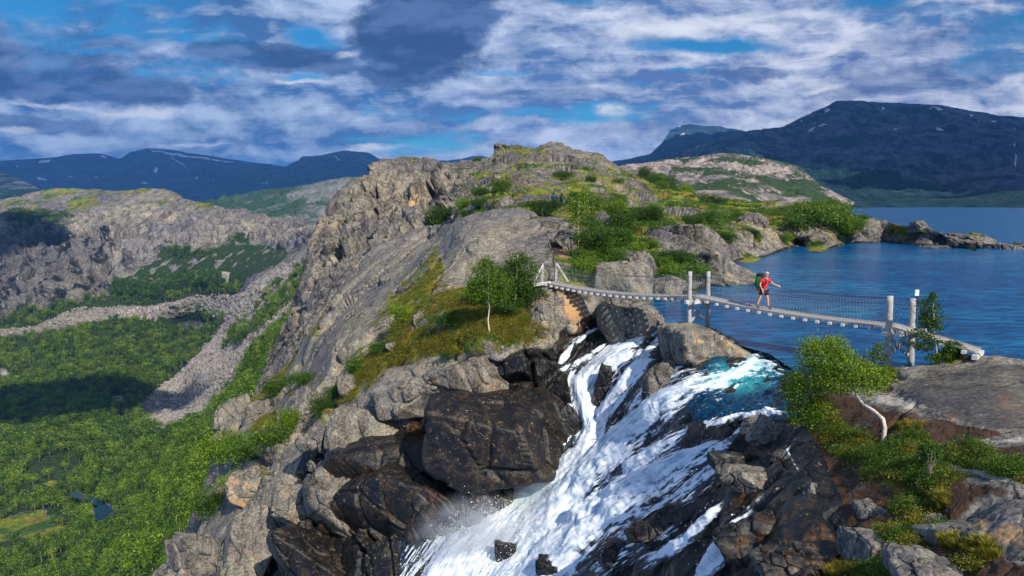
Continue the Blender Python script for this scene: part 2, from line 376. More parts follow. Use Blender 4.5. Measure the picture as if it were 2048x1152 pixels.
    gr = n.ss(n.math('ADD', B[1], n.math('MULTIPLY', n.math('SUBTRACT', n.noise(co, 1.4 / sc, 6, 0.7, 0.5), 0.5), 1.1)), 0.44, 0.56)
    gc = n.mix(n.ss(mf, 0.36, 0.64), (0.004, 0.012, 0.003), n.mix(mv, (0.018, 0.05, 0.008), (0.05, 0.09, 0.010)))
    c = n.mix(gr, c, gc)
    if snow:
        c = n.mix(n.ss(A[1], 0.45, 0.55), c, (0.85, 0.87, 0.92)) if False else c
    soft = n.math('MAXIMUM', n.math('MAXIMUM', ms_, gr), pt)
    rough = n.math('SUBTRACT', 0.9, n.math('MULTIPLY', n.math('MULTIPLY', wet, n.math('SUBTRACT', 1.0, soft)), 0.52))
    h = n.math('ADD', n.math('MULTIPLY', nm, 0.7), n.math('ADD', n.math('MULTIPLY', nf, 0.3), n.math('MULTIPLY', ck, 0.35)))
    h = n.math('ADD', h, n.math('MULTIPLY', st, 0.3))
    h = n.math('ADD', h, n.math('MULTIPLY', n.math('MULTIPLY', mf, soft), 0.9))
    bs = n.new('ShaderNodeBsdfPrincipled', i={'Base Color': c, 'Roughness': rough, 'Specular IOR Level': 0.35, 'Normal': n.bump(h, 0.6 * bumpk, 0.16 * sc)})
    n.l.new(bs.outputs[0], out.inputs[0])
    return m

M_near = rock_mat('near_rock', 1.0)
M_mid = rock_mat('ridge_rock', 3.5, pal=((0.038, 0.037, 0.044), (0.175, 0.166, 0.162), (0.33, 0.29, 0.225)), lichen=0.6, streak=0.95, bumpk=0.8)

def P3(L): return L.P.reshape(-1, 3)
def shp(L, v): return np.asarray(v).reshape(L.P.shape[:2])

# ================================================================== the near ground: both banks of the falls
near_ctrl = [
 # gully and falls (picture x, picture y, distance or None + height)
 (1050, 980, 36), (950, 1100, 33), (900, 1150, 32.2), (1000, 1150, 31), (1000, 1300, 27), (850, 1300, 29), (1180, 780, 37.3), (1150, 820, 36.8), (1180, 880, 35.6), (1100, 960, 35.2),
 (1250, 700, 38.3), (1320, 672, None, -0.4), (1200, 740, 38), (1130, 730, 39.3), (1140, 690, 40.3), (1210, 645, None, -0.3), (1230, 625, 41.8), (1280, 612, 42.0), (1300, 642, 40.4), (1320, 660, 38.5),
 (1340, 655, 37), (1400, 650, 34.9), (1450, 668, 33.8), (1400, 690, 33.0), (1490, 692, 33.2), (1530, 707, None, -0.15), (1590, 738, None, -0.1), (1500, 740, None, -0.55), (1350, 720, 33.2), (1290, 760, 34), (1240, 860, 34),
 (1400, 770, 29.5), (1440, 800, 27.8), (1560, 770, None, -0.5), (1560, 830, None, -0.75), (1300, 830, 30.8), (1250, 900, 31.5), (1200, 960, 32.0), (1100, 1050, 32.2), (1000, 1080, 33.5),
 (1400, 920, 25.8), (1300, 1000, 27.2), (1200, 1080, 28.2), (1100, 1130, 29.2), (1250, 1140, 23.6), (1350, 1100, 20.8), (1450, 1050, 18.9), (1500, 1110, 16.0), (1400, 1140, 18.0), (1600, 1110, 14.5), (1600, 1040, 16.0), (1500, 960, 20.9), (1540, 880, 23.2), (1620, 850, 22.9), (1600, 950, 18.9), (1600, 1200, 12.9), (1300, 1300, 18), (1150, 1300, 22.5),
 # right bank
 (1650, 755, 26.5), (1700, 780, 24.6), (1700, 748, 26.6), (1650, 900, 20.7), (1760, 870, 19.2), (1778, 730, 27.8), (1860, 724, 27.2), (1950, 716, 26.6), (2000, 716, 25.6), (2048, 727, 24.8), (2250, 780, 21.5), (1850, 762, 23.3), (2000, 800, 19.4), (1950, 860, 17.2), (2040, 900, 15.2), (1900, 930, 15.6),
 (1900, 1050, 12.9), (2040, 1000, 12.7), (2040, 1150, 10.4), (2240, 1150, 10.0), (2240, 900, 14.6), (1800, 1100, 12.9), (1700, 1000, 15.9), (1680, 1100, 14.2), (1800, 1300, 10.6), (2200, 1330, 8.6), (1600, 1330, 10.8),
 # left bank: bridge end, boulder, moss ledge
 (1080, 575, 42.4), (1113, 566, 43.2), (1120, 590, 41.8), (1160, 620, 40.6), (1185, 640, 41), (1120, 655, 40.2), (1060, 620, 41), (1000, 545, 49), (1060, 545, 46.5), (975, 685, 38.6), (1060, 690, 39), (1030, 640, 40), (1100, 700, 38.6),
 # the dome
 (1000, 420, 66), (1050, 425, 64), (960, 440, 61), (1000, 450, 59), (1060, 470, 56), (1000, 500, 53), (920, 470, 58), (900, 560, 50), (940, 540, 51),
 # slabs to the left of it
 (860, 460, 76), (800, 478, 78), (740, 495, 79), (860, 500, 64), (800, 530, 68), (760, 560, 66), (715, 540, 76), (690, 590, 72), (700, 640, 58), (650, 630, 72), (630, 690, 62), (600, 705, 70), (560, 770, 68), (500, 815, 64),
 (900, 620, 44.5), (840, 600, 50), (800, 650, 48), (740, 660, 52), (700, 710, 49.5), (650, 790, 48.5), (600, 850, 48.5), (580, 790, 54), (700, 850, 43), (800, 800, 41.6), (770, 830, 42), (900, 740, 40.2), (960, 715, 39.4), (1010, 720, 38.8), (1060, 740, 38.2), (1080, 780, 37.8),
 (450, 850, 60), (440, 920, 56), (500, 900, 50), (550, 930, 46), (850, 900, 39.3), (700, 950, 39.5), (600, 1000, 41), (500, 1050, 44), (400, 1050, 50), (330, 1130, 52), (450, 1150, 42.5), (700, 1100, 35.6), (850, 1060, 34.8), (920, 1060, 34.4), (820, 1150, 33.2), (930, 1000, 36), (600, 1150, 38), (600, 1330, 33), (350, 1330, 42), (750, 1330, 30.5),
 (1000, 880, 35.8), (900, 840, 38.5), (1100, 830, 36.6), (1140, 900, 35.6), (1000, 940, 35.6), (1000, 800, 37.8),
]
near_top = [(250, 1230), (300, 1160), (335, 1128), (380, 1050), (415, 960), (440, 890), (452, 846), (500, 805), (530, 770), (562, 735), (600, 690), (650, 622), (690, 575), (705, 545), (722, 512), (742, 492), (800, 474), (857, 456), (900, 446), (930, 432), (965, 420), (1000, 414), (1040, 416), (1066, 426), (1090, 455), (1106, 500), (1112, 552), (1135, 572), (1160, 590), (1180, 628), (1200, 640), (1222, 622), (1250, 608), (1290, 612), (1318, 630), (1326, 662), (1345, 652), (1390, 645), (1430, 652), (1470, 676), (1500, 694), (1530, 706), (1590, 737), (1640, 752), (1700, 744), (1778, 726), (1850, 722), (1950, 714), (2000, 714), (2048, 724), (2260, 775)]
near_bot = [(250, 1400), (2260, 1400)]
L1 = Layer(near_ctrl, near_top, near_bot, (256, 2254, 1.8), 620, (30, 0.35, 1.5), lam=4e-4)
PX, PY = L1.allpx()
def L1_shape():
    sh0 = L1.P.shape[:2]; p = P3(L1); px = PX.ravel(); py = PY.ravel()
    jag = 14 * fbm(p, 1.6, 3, seed=91)
    qx = px + jag; qy = py + 10 * fbm(p, 1.3, 3, seed=92)
    left_black = poly_mask(qx, qy, [(1130, 690), (1170, 760), (1175, 900), (1040, 965), (960, 1060), (880, 1160), (860, 1400), (250, 1400), (420, 1130), (560, 990), (620, 900), (700, 870), (830, 855), (860, 740), (960, 715), (1060, 700)], 10)
    gully = poly_mask(qx, qy, [(1120, 660), (1190, 630), (1330, 640), (1360, 700), (1500, 690), (1600, 735), (1590, 830), (1660, 900), (1700, 1000), (1740, 1080), (1690, 1400), (860, 1400), (880, 1160), (960, 1060), (1040, 965), (1175, 900), (1170, 760), (1110, 700)], 8)
    gully_s = poly_mask(px, py, [(1120, 660), (1190, 630), (1330, 640), (1360, 700), (1500, 690), (1600, 735), (1590, 830), (1640, 900), (1680, 1000), (1700, 1080), (1660, 1400), (860, 1400), (880, 1160), (960, 1060), (1040, 965), (1175, 900), (1170, 760), (1110, 700)], 34)
    midrock = poly_mask(qx, qy, [(1330, 660), (1390, 640), (1460, 665), (1500, 700), (1440, 720), (1400, 745), (1330, 760), (1290, 790), (1310, 720)], 8)
    dome = poly_mask(px, py, [(880, 450), (1000, 405), (1070, 415), (1110, 480), (1112, 545), (1040, 560), (900, 570), (880, 500)], 12)
    slabR = poly_mask(qx, qy, [(1790, 770), (1850, 735), (2000, 725), (2260, 760), (2260, 900), (1990, 860), (1900, 840), (1820, 800)], 8)
    slab2 = poly_mask(qx, qy, [(1880, 1060), (1960, 1010), (2060, 985), (2260, 1000), (2260, 1200), (2050, 1130), (1930, 1100)], 8)
    mossL = poly_mask(qx, qy, [(690, 720), (780, 650), (850, 560), (905, 500), (930, 470), (900, 560), (960, 600), (1060, 620), (1090, 680), (1000, 705), (900, 720), (800, 770), (700, 810), (640, 830)], 18)
    gwet = sstep(gully_s, 0.12, 0.45); wet = np.maximum(left_black, np.maximum(gully, gwet * (px > 1500)) * (1 - midrock * 0.9)); wet = np.maximum(wet, 0.26 * dome); wet = np.maximum(wet, 0.46 * slabR); wet = np.maximum(wet, 0.38 * slab2)
    # right-hand bank of black rock that dries towards the moss
    h = np.zeros(len(p), np.float32)
    # big tilted blocks
    k = np.clip(1 - 0.8 * dome - 0.75 * gully_s - 0.85 * slabR - 0.8 * slab2 - 0.5 * midrock, 0.05, 1)
    near_r = sstep(px, 1560, 1640)
    k = k * (1 - 0.75 * near_r)
    up_l = np.array([-0.62, -0.35, -0.70]); dn_l = np.array([0.30, -0.35, -0.88])
    ba = blocksd(p, 4.6, up_l, 2.6, 3, tilt=0.75, crack=0.07, step=0.55)
    bb = blocksd(p, 1.9, dn_l, 2.8, 5, tilt=1.0, crack=0.07, step=0.8)
    b1 = ba * (1 - left_black) + left_black * (0.9 * bb + 0.4 * ba)
    b2 = blocksd(p, 1.3, up_l * (1 - 0) + 0, 2.0, 8, tilt=0.7, crack=0.08, step=0.5)
    b3 = blocksd(p, 0.5, dn_l, 1.6, 15, tilt=0.6, crack=0.12, step=0.4)
    patch = sstep(fbm(p, 5, 3, seed=17), -0.12, 0.15)
    h += k * (0.62 * b1 + 0.20 * b2 * patch)
    h += (0.012 + 0.03 * k * patch) * b3 * (1 - 0.6 * gully)
    # strata in the gully: long ribs along the flow
    ribs = fbm(p @ rotm(0, 0, 32).T * np.array([1.0, 0.22, 1.0]), 0.9, 4, seed=44)
    h += gully_s * (0.30 * ribs + 0.10 * b2)
    h += 0.30 * fbm(p, 3.5, 4, 0.42, seed=21) * np.clip(k + 0.15, 0, 1) + 0.025 * fbm(p, 0.5, 3, seed=22)
    h += dome * (0.5 * fbm(p, 6, 3, 0.4, seed=23) + 0.10 * blocksd(p, 2.6, (0.3, -0.2, -0.9), 2.5, 24, tilt=0.5, crack=0.05, step=0.5))
    lump = mossL * (0.16 * fbm(p, 1.4, 4, seed=31) + 0.05)
    h += lump + near_r * 0.22 * fbm(p, 1.2, 5, 0.55, seed=33) * (1 - 0.8 * slabR)
    fade = sstep(np.tile(np.arange(sh0[0])[:, None], (1, sh0[1])).ravel(), sh0[0] - 1, sh0[0] - 20) if False else 1.0
    L1.disp(shp(L1, h * fade))
    NNd = normals(L1.P); up = NNd[..., 2].ravel()
    mn = fbm(p, 2.2, 5, seed=51)
    # moss and grass
    moss = (0.30 + 0.5 * fbm(p, 2.6, 4, 0.6, seed=58)) * mossL + 0.28 * sstep(up, 0.45, 0.85) * (1 - wet)
    for (cx, cy, rx, ry, ro, a) in [(720, 745, 60, 34, -35, .9), (830, 690, 80, 26, -8, .7), (900, 690, 70, 18, 0, .7), (800, 610, 34, 60, 35, .8), (880, 510, 22, 70, 38, .9), (620, 660, 12, 80, 38, .8), (560, 745, 14, 70, 40, .9), (500, 810, 40, 16, -35, .9), (545, 830, 16, 60, 38, .9), (640, 840, 22, 46, 30, .8), (1030, 650, 60, 40, 25, 1), (960, 640, 40, 50, 0, .8),
                                    (620, 760, 30, 30, 0, .5), (520, 960, 40, 14, -30, .8), (480, 1000, 34, 18, -40, .7), (420, 990, 30, 30, 0, .7), (360, 1100, 40, 20, -40, .6), (770, 700, 50, 30, -20, .5), (1050, 560, 40, 16, 0, .5), (940, 600, 40, 30, 0, .6), (700, 860, 50, 8, -30, .4)]:
        moss = moss + a * 0.46 * gblob(px, py, cx, cy, rx, ry, ro)
    for (cx, cy, rx, ry, ro, a) in [(1650, 850, 36, 60, -10, .9), (1820, 945, 110, 44, 28, 1.0), (1700, 880, 60, 22, 20, 1.0), (1740, 845, 50, 8, 5, .6), (1860, 1040, 70, 20, 20, .8), (1800, 1080, 60, 26, 30, .9), (1840, 1120, 40, 20, 0, .6), (1950, 1130, 30, 10, 15, .6), (1900, 900, 70, 12, 12, .7), (1960, 930, 90, 16, 12, .7), (1900, 725, 60, 6, 0, .7), (1760, 745, 40, 8, 0, .8), (1730, 1140, 60, 20, 0, 1.0), (2020, 715, 60, 6, 12, .6), (1840, 870, 30, 8, 0, .6), (1700, 800, 20, 30, 0, .7), (2100, 960, 90, 24, 10, .7)]:
        moss = moss + a * 0.62 * gblob(px, py, cx, cy, rx, ry, ro)
    moss = moss - 0.75 * gblob(px, py, 1722, 812, 50, 34, -10) - 0.6 * gblob(px, py, 1830, 850, 60, 16, 8) - 0.5 * gblob(px, py, 1930, 1010, 50, 26)
    moss = moss * (1 - 0.95 * slabR * (1 - sstep(mn, 0.1, 0.3))) * (1 - 0.9 * wet) * (1 - 0.75 * dome)
    right = sstep(qx, 1600, 1660) * sstep(qy, 735, 760) * (1 - slabR) * (1 - slab2) * (1 - gully)
    peat = right * np.clip(0.62 + 0.35 * mn, 0, 1)
    peat = peat - 0.9 * gblob(px, py, 1790, 800, 60, 16, 12) - 0.8 * gblob(px, py, 2000, 890, 110, 13, -3) - 0.9 * gblob(px, py, 2010, 965, 110, 18, 14) - 0.8 * gblob(px, py, 1800, 1075, 0.1, 0.1)
    peat = np.maximum(peat, 0.8 * sstep(gully_s, 0.0, 0.10) * (1 - sstep(gully_s, 0.35, 0.6)) * (px > 1600) * (py > 800))
    stain = 0.9 * gblob(px, py, 1145, 620, 26, 42, -20) + 0.8 * gblob(px, py, 930, 590, 50, 22, 20) + 0.7 * gblob(px, py, 1390, 680, 40, 20, 0) + 0.8 * gblob(px, py, 860, 880, 60, 10, -10) + 0.7 * gblob(px, py, 900, 620, 80, 14, 20)
    stain += 0.8 * gblob(px, py, 2020, 1070, 50, 30, 0) + 0.45 * gblob(px, py, 2020, 810, 50, 36, 30) + 0.7 * gblob(px, py, 1960, 1050, 20, 10) + 0.6 * gblob(px, py, 1480, 990, 60, 14, 10) + 0.6 * gblob(px, py, 470, 970, 30, 16) + 0.5 * gblob(px, py, 800, 870, 60, 16, -12) + 0.5 * gblob(px, py, 1900, 835, 40, 10, 10) + 0.5 * gblob(px, py, 620, 1020, 120, 40) * wet + 0.45 * gblob(px, py, 1560, 1090, 120, 60)
    peat = peat + mossL * (0.30 + 0.8 * fbm(p, 1.5, 4, 0.6, seed=59))
    pale = 0.9 * gblob(px, py, 1790, 800, 60, 16, 12) + 0.8 * gblob(px, py, 2010, 892, 90, 10, -3) + 0.9 * gblob(px, py, 2010, 965, 110, 14, 14) + 0.4 * gblob(px, py, 820, 880, 90, 10, -12)
    wet = wet * (1 - 0.8 * gblob(px, py, 1280, 625, 40, 16)) * (1 - 0.7 * gblob(px, py, 820, 760, 70, 40)) * (1 - 0.7 * gblob(px, py, 560, 1010, 80, 40, -30))
    z = p[:, 2]
    wet = np.maximum(wet, sstep(z, 0.25, 0.02) * sstep(px, 1150, 1200) * sstep(py, 800, 750))
    A = np.stack([np.clip(moss, 0, 1), np.clip(wet, 0, 1), np.clip(stain, 0, 1)], 1)
    Bm = np.stack([np.clip(peat, 0, 1), np.zeros(len(p)), np.clip(pale, 0, 1)], 1)
    L1.A = A.reshape(*sh0, 3); L1.B = Bm.reshape(*sh0, 3); L1.up = up.reshape(sh0)
    L1.gully = gully.reshape(sh0)
L1_shape()
o = grid_mesh('rocky_ground', L1.P, M_near, {'A': L1.A, 'B': L1.B}); o['kind'] = 'structure'

# ================================================================== the ridge beyond the bridge, its cliff and the peninsula
mid_ctrl = [
 (990, 297, 262), (1040, 293, 255), (1100, 290, 245), (1160, 303, 235), (1215, 322, 222), (1250, 345, 210), (1300, 364, 195), (1400, 392, 172), (1500, 405, 152), (1600, 415, 136), (1700, 430, 125), (1800, 452, 118), (1890, 470, 109), (1930, 486, 107),
 (1900, 492, None, -0.3), (1780, 489, None, -0.3), (1700, 490, None, -0.3), (1600, 488, None, 0.1), (1540, 488, 97), (1615, 512, None, -0.2), (1540, 518, None, -0.2), (1470, 532, None, -0.2), (1440, 548, None, 0.1), (1482, 572, None, -0.2), (1420, 590, None, -0.2), (1380, 560, 56), (1330, 605, None, -0.2), (1230, 600, None, 0.2), (1430, 530, 66),
 (1330, 680, None, -1.5), (1500, 620, None, -1.5), (1700, 560, None, -2), (1200, 700, None, -2.5), (1900, 530, None, -1.5),
 (1107, 418, 90), (1100, 360, 150), (1000, 340, 180), (900, 345, 195), (1200, 350, 175), (1200, 400, 112), (1300, 420, 110), (1400, 440, 102), (1500, 462, 98), (1600, 460, 108), (1700, 466, 112), (1260, 452, 82), (1200, 452, 72), (1150, 482, 62), (1110, 505, 56), (1100, 540, 50), (1200, 520, 54), (1250, 500, 62), (1300, 520, 59), (1350, 470, 78), (1400, 485, 80), (1450, 500, 78), (1220, 560, 49), (1150, 580, 47), (1300, 560, 54),
 (1050, 400, 105), (960, 400, 120), (1000, 440, 85), (900, 430, 130), (1050, 500, 60),
 (800, 330, 215), (765, 322, 220), (720, 345, 212), (690, 380, 205), (655, 430, 195), (640, 470, 185), (612, 530, 172), (600, 600, 160), (570, 680, 150), (535, 740, 140), (870, 335, 205), (880, 400, 172), (850, 440, 150), (800, 460, 152), (750, 500, 145), (700, 560, 132), (660, 620, 122), (620, 700, 115), (700, 450, 182), (750, 400, 190), (820, 390, 185), (930, 330, 215), (600, 850, 105), (900, 520, 120), (800, 700, 95), (450, 900, 120)]
mid_top = [(480, 830), (520, 765), (545, 720), (572, 660), (590, 610), (600, 570), (608, 525), (618, 488), (634, 455), (655, 415), (672, 385), (695, 365), (722, 350), (745, 332), (768, 320), (800, 315), (840, 317), (868, 318), (890, 328), (935, 322), (985, 313), (992, 297), (1020, 291), (1048, 296), (1075, 296), (1100, 289), (1130, 292), (1165, 305), (1200, 310), (1225, 325), (1262, 345), (1310, 362), (1370, 378), (1430, 394), (1500, 405), (1560, 408), (1620, 416), (1680, 424), (1720, 434), (1760, 440), (1800, 452), (1840, 452), (1870, 462), (1900, 474), (1930, 486), (1960, 497)]
mid_bot = [(480, 1000), (600, 900), (1000, 620), (1100, 650), (1200, 720), (1340, 720), (1400, 660), (1520, 640), (1700, 560), (1960, 540)]
L2 = Layer(mid_ctrl, mid_top, mid_bot, (484, 1952, 1.6), 430, (26, 0.5, 0.9), lam=4e-4)
PX2, PY2 = L2.allpx()
def L2_shape():
    sh0 = L2.P.shape[:2]; p = P3(L2); px = PX2.ravel(); py = PY2.ravel()
    Y = p[:, 1]; sc = (Y / 100.0) ** 0.9
    cliff = poly_mask(px, py, [(480, 1000), (480, 800), (600, 560), (640, 440), (740, 330), (900, 335), (900, 470), (760, 520), (700, 620), (640, 720), (600, 900)], 16)
    b1 = blocksd(p, 15, (-0.2, -0.1, -1), 2.4, 61, tilt=0.9, crack=0.07, step=0.6)
    b2 = blocksd(p, 6.5, (0.75, -0.45, -0.3), 2.3, 62, tilt=0.8, crack=0.10, step=0.5)
    b3 = blocksd(p, 2.2, (0.75, -0.45, -0.3), 2.0, 63, tilt=0.6, crack=0.12, step=0.35)
    vert = fbm(p @ rotm(0, -14, 0).T * np.array([1, 1, 0.16]), 4.5, 4, 0.55, seed=71, ridge=True)
    low = np.clip(sc, 0.25, 2.0); shore = sstep(p[:, 2], 0.0, 1.5) * 0.8 + 0.2
    h = shore * (low * (0.8 * b2 + 0.16 * b3 + 1.2 * fbm(p, 16, 4, 0.42, seed=73)) * (1 - 0.6 * cliff)) + cliff * (3.4 * b1 + 2.6 * vert + 0.5 * b2)
    # slanting ledges on the ridge
    led = fbm(p @ rotm(0, 0, 35).T * np.array([0.35, 1.0, 2.0]), 9, 3, 0.4, seed=75, ridge=True)
    h += (1 - cliff) * shore * low * 0.7 * led
    rowi = np.tile(np.arange(sh0[0])[:, None], (1, sh0[1])).ravel(); h *= 1 - 0.5 * sstep(rowi, L2.nfront - 30, L2.nfront - 1) * (1 - cliff)
    # gullies in the cliff
    for (x0, y0, x1, y1, w, d) in [(872, 335, 850, 470, 7, 7), (815, 385, 770, 500, 4, 4), (700, 400, 660, 560, 4, 3), (745, 345, 745, 430, 3, 3), (640, 520, 590, 700, 4, 3)]:
        t = np.clip(((px - x0) * (x1 - x0) + (py - y0) * (y1 - y0)) / ((x1 - x0) ** 2 + (y1 - y0) ** 2), 0, 1)
        dd = np.hypot(px - x0 - t * (x1 - x0), py - y0 - t * (y1 - y0)); h -= d * np.exp(-(dd / w) ** 2)
    L2.disp(shp(L2, h))
    NNd = normals(L2.P); up = NNd[..., 2].ravel(); mn = fbm(p, 9, 5, seed=81); mf = fbm(p, 3, 4, seed=82)
    moss = 0.10 + 0.30 * sstep(up, 0.7, 0.98) + 0.85 * mn + 0.35 * mf - 0.28 * cliff
    moss += 0.22 * sstep(p[:, 1], 240, 120) * (1 - cliff)
    for (cx, cy, rx, ry, ro, a) in [(1330, 370, 90, 14, 18, .7), (1500, 425, 90, 16, 8, .5), (1640, 435, 70, 20, 5, .7), (1200, 400, 60, 30, 0, .3), (1250, 460, 60, 30, 0, .4), (1060, 300, 60, 8, 0, .3), (1400, 420, 90, 12, 10, .4), (1800, 460, 60, 8, 10, .3), (1200, 480, 50, 50, 0, .3), (700, 470, 16, 60, 20, .35), (850, 430, 30, 20, -30, .35)]:
        moss += a * gblob(px, py, cx, cy, rx, ry, ro)
    for (cx, cy, rx, ry, ro, a) in [(1435, 560, 46, 36, 30, .9), (1360, 490, 30, 26, 30, .6), (1420, 515, 60, 16, 30, .5), (1560, 500, 70, 12, 12, .6), (1240, 560, 40, 40, 0, .6), (800, 400, 60, 60, 0, .25)]:
        moss -= a * gblob(px, py, cx, cy, rx, ry, ro)
    green = sstep(mn + 0.6 * mf, 0.16, 0.34) * sstep(moss, 0.35, 0.6) * 0.6
    for (cx, cy, rx, ry, ro, a) in [(1330, 372, 80, 9, 18, .5), (1640, 440, 60, 20, 5, .5), (1240, 430, 60, 24, 0, .2), (1230, 490, 50, 30, 0, .3)]:
        green += a * gblob(px, py, cx, cy, rx, ry, ro)
    shorew = sstep(p[:, 2], 0.45, 0.1) * sstep(px, 1180, 1220)
    wet = np.maximum(shorew, 0.55 * gblob(px, py, 872, 400, 22, 66, 8))  # shore is wet; the cliff blob paints shade on its left-facing wall
    wet = np.maximum(wet, 0.62 * gblob(px, py, 1110, 500, 18, 22))  # darkens the cave-like hollow at the dome's right edge
    stain = 0.85 * gblob(px, py, 826, 410, 16, 34, 20) + 0.3 * gblob(px, py, 740, 450, 20, 30) + 0.5 * gblob(px, py, 1130, 520, 30, 30) + 0.3 * gblob(px, py, 1260, 520, 50, 40)
    A = np.stack([np.clip(moss, 0, 1), np.clip(wet, 0, 1), np.clip(stain, 0, 1)], 1)
    Bm = np.stack([np.zeros(len(p)), np.clip(green * (1 - shorew), 0, 1), 0.5 * gblob(px, py, 1150, 540, 30, 40) + 0 * px], 1)
    L2.A = A.reshape(*sh0, 3); L2.B = Bm.reshape(*sh0, 3); L2.up = up.reshape(sh0)
L2_shape()
o = grid_mesh('ridge', L2.P, M_mid, {'A': L2.A, 'B': L2.B}); o['kind'] = 'structure'

# ================================================================== valley floor, talus and the hill across it
VZ = -235.0
hill_ctrl = [(0, 700, None, VZ), (100, 900, None, VZ), (200, 1000, None, VZ), (100, 1130, None, VZ), (-250, 1300, None, VZ), (-250, 800, None, VZ), (300, 700, None, VZ), (250, 850, None, VZ), (330, 840, None, VZ + 4), (-250, 700, None, VZ), (380, 680, None, VZ + 5),
 (0, 640, 1240), (200, 635, 1260), (350, 610, 1230), (450, 590, 1150), (520, 560, 1050), (600, 520, 980), (640, 500, 960), (400, 740, 960), (400, 800, 870), (350, 830, 830), (480, 700, 870), (520, 640, 900), (560, 600, 900),
 (0, 580, 1330), (200, 560, 1340), (350, 520, 1330), (0, 480, 1400), (200, 470, 1420), (350, 460, 1420), (450, 470, 1350), (520, 490, 1250), (600, 480, 1150), (0, 400, 1650), (100, 378, 1700), (300, 378, 1650), (380, 395, 1560), (440, 412, 1500), (530, 430, 1420), (600, 455, 1300), (700, 490, 1100), (-250, 440, 1700), (-250, 560, 1350),
 (440, 830, 620), (500, 760, 560), (560, 690, 520), (400, 900, 400), (430, 950, 240), (350, 950, 420), (350, 1050, 240), (300, 1150, 210), (420, 1050, 120), (380, 1150, 110), (200, 1150, 370), (500, 900, 170), (560, 850, 170), (650, 750, 260), (700, 1000, 90), (500, 1250, 80), (200, 1300, 260), (620, 600, 700), (700, 620, 600), (750, 560, 800)]
hill_top = [(-260, 440), (-150, 420), (0, 399), (60, 386), (110, 376), (180, 377), (235, 382), (290, 377), (330, 379), (352, 384), (368, 397), (420, 408), (480, 422), (530, 432), (570, 445), (620, 458), (760, 500)]
hill_bot = [(-260, 1400), (760, 1400)]
L3 = Layer(hill_ctrl, hill_top, hill_bot, (-256, 740, 1.8), 560, (20, 0.3, 0.3), lam=3e-4)
PX3, PY3 = L3.allpx()
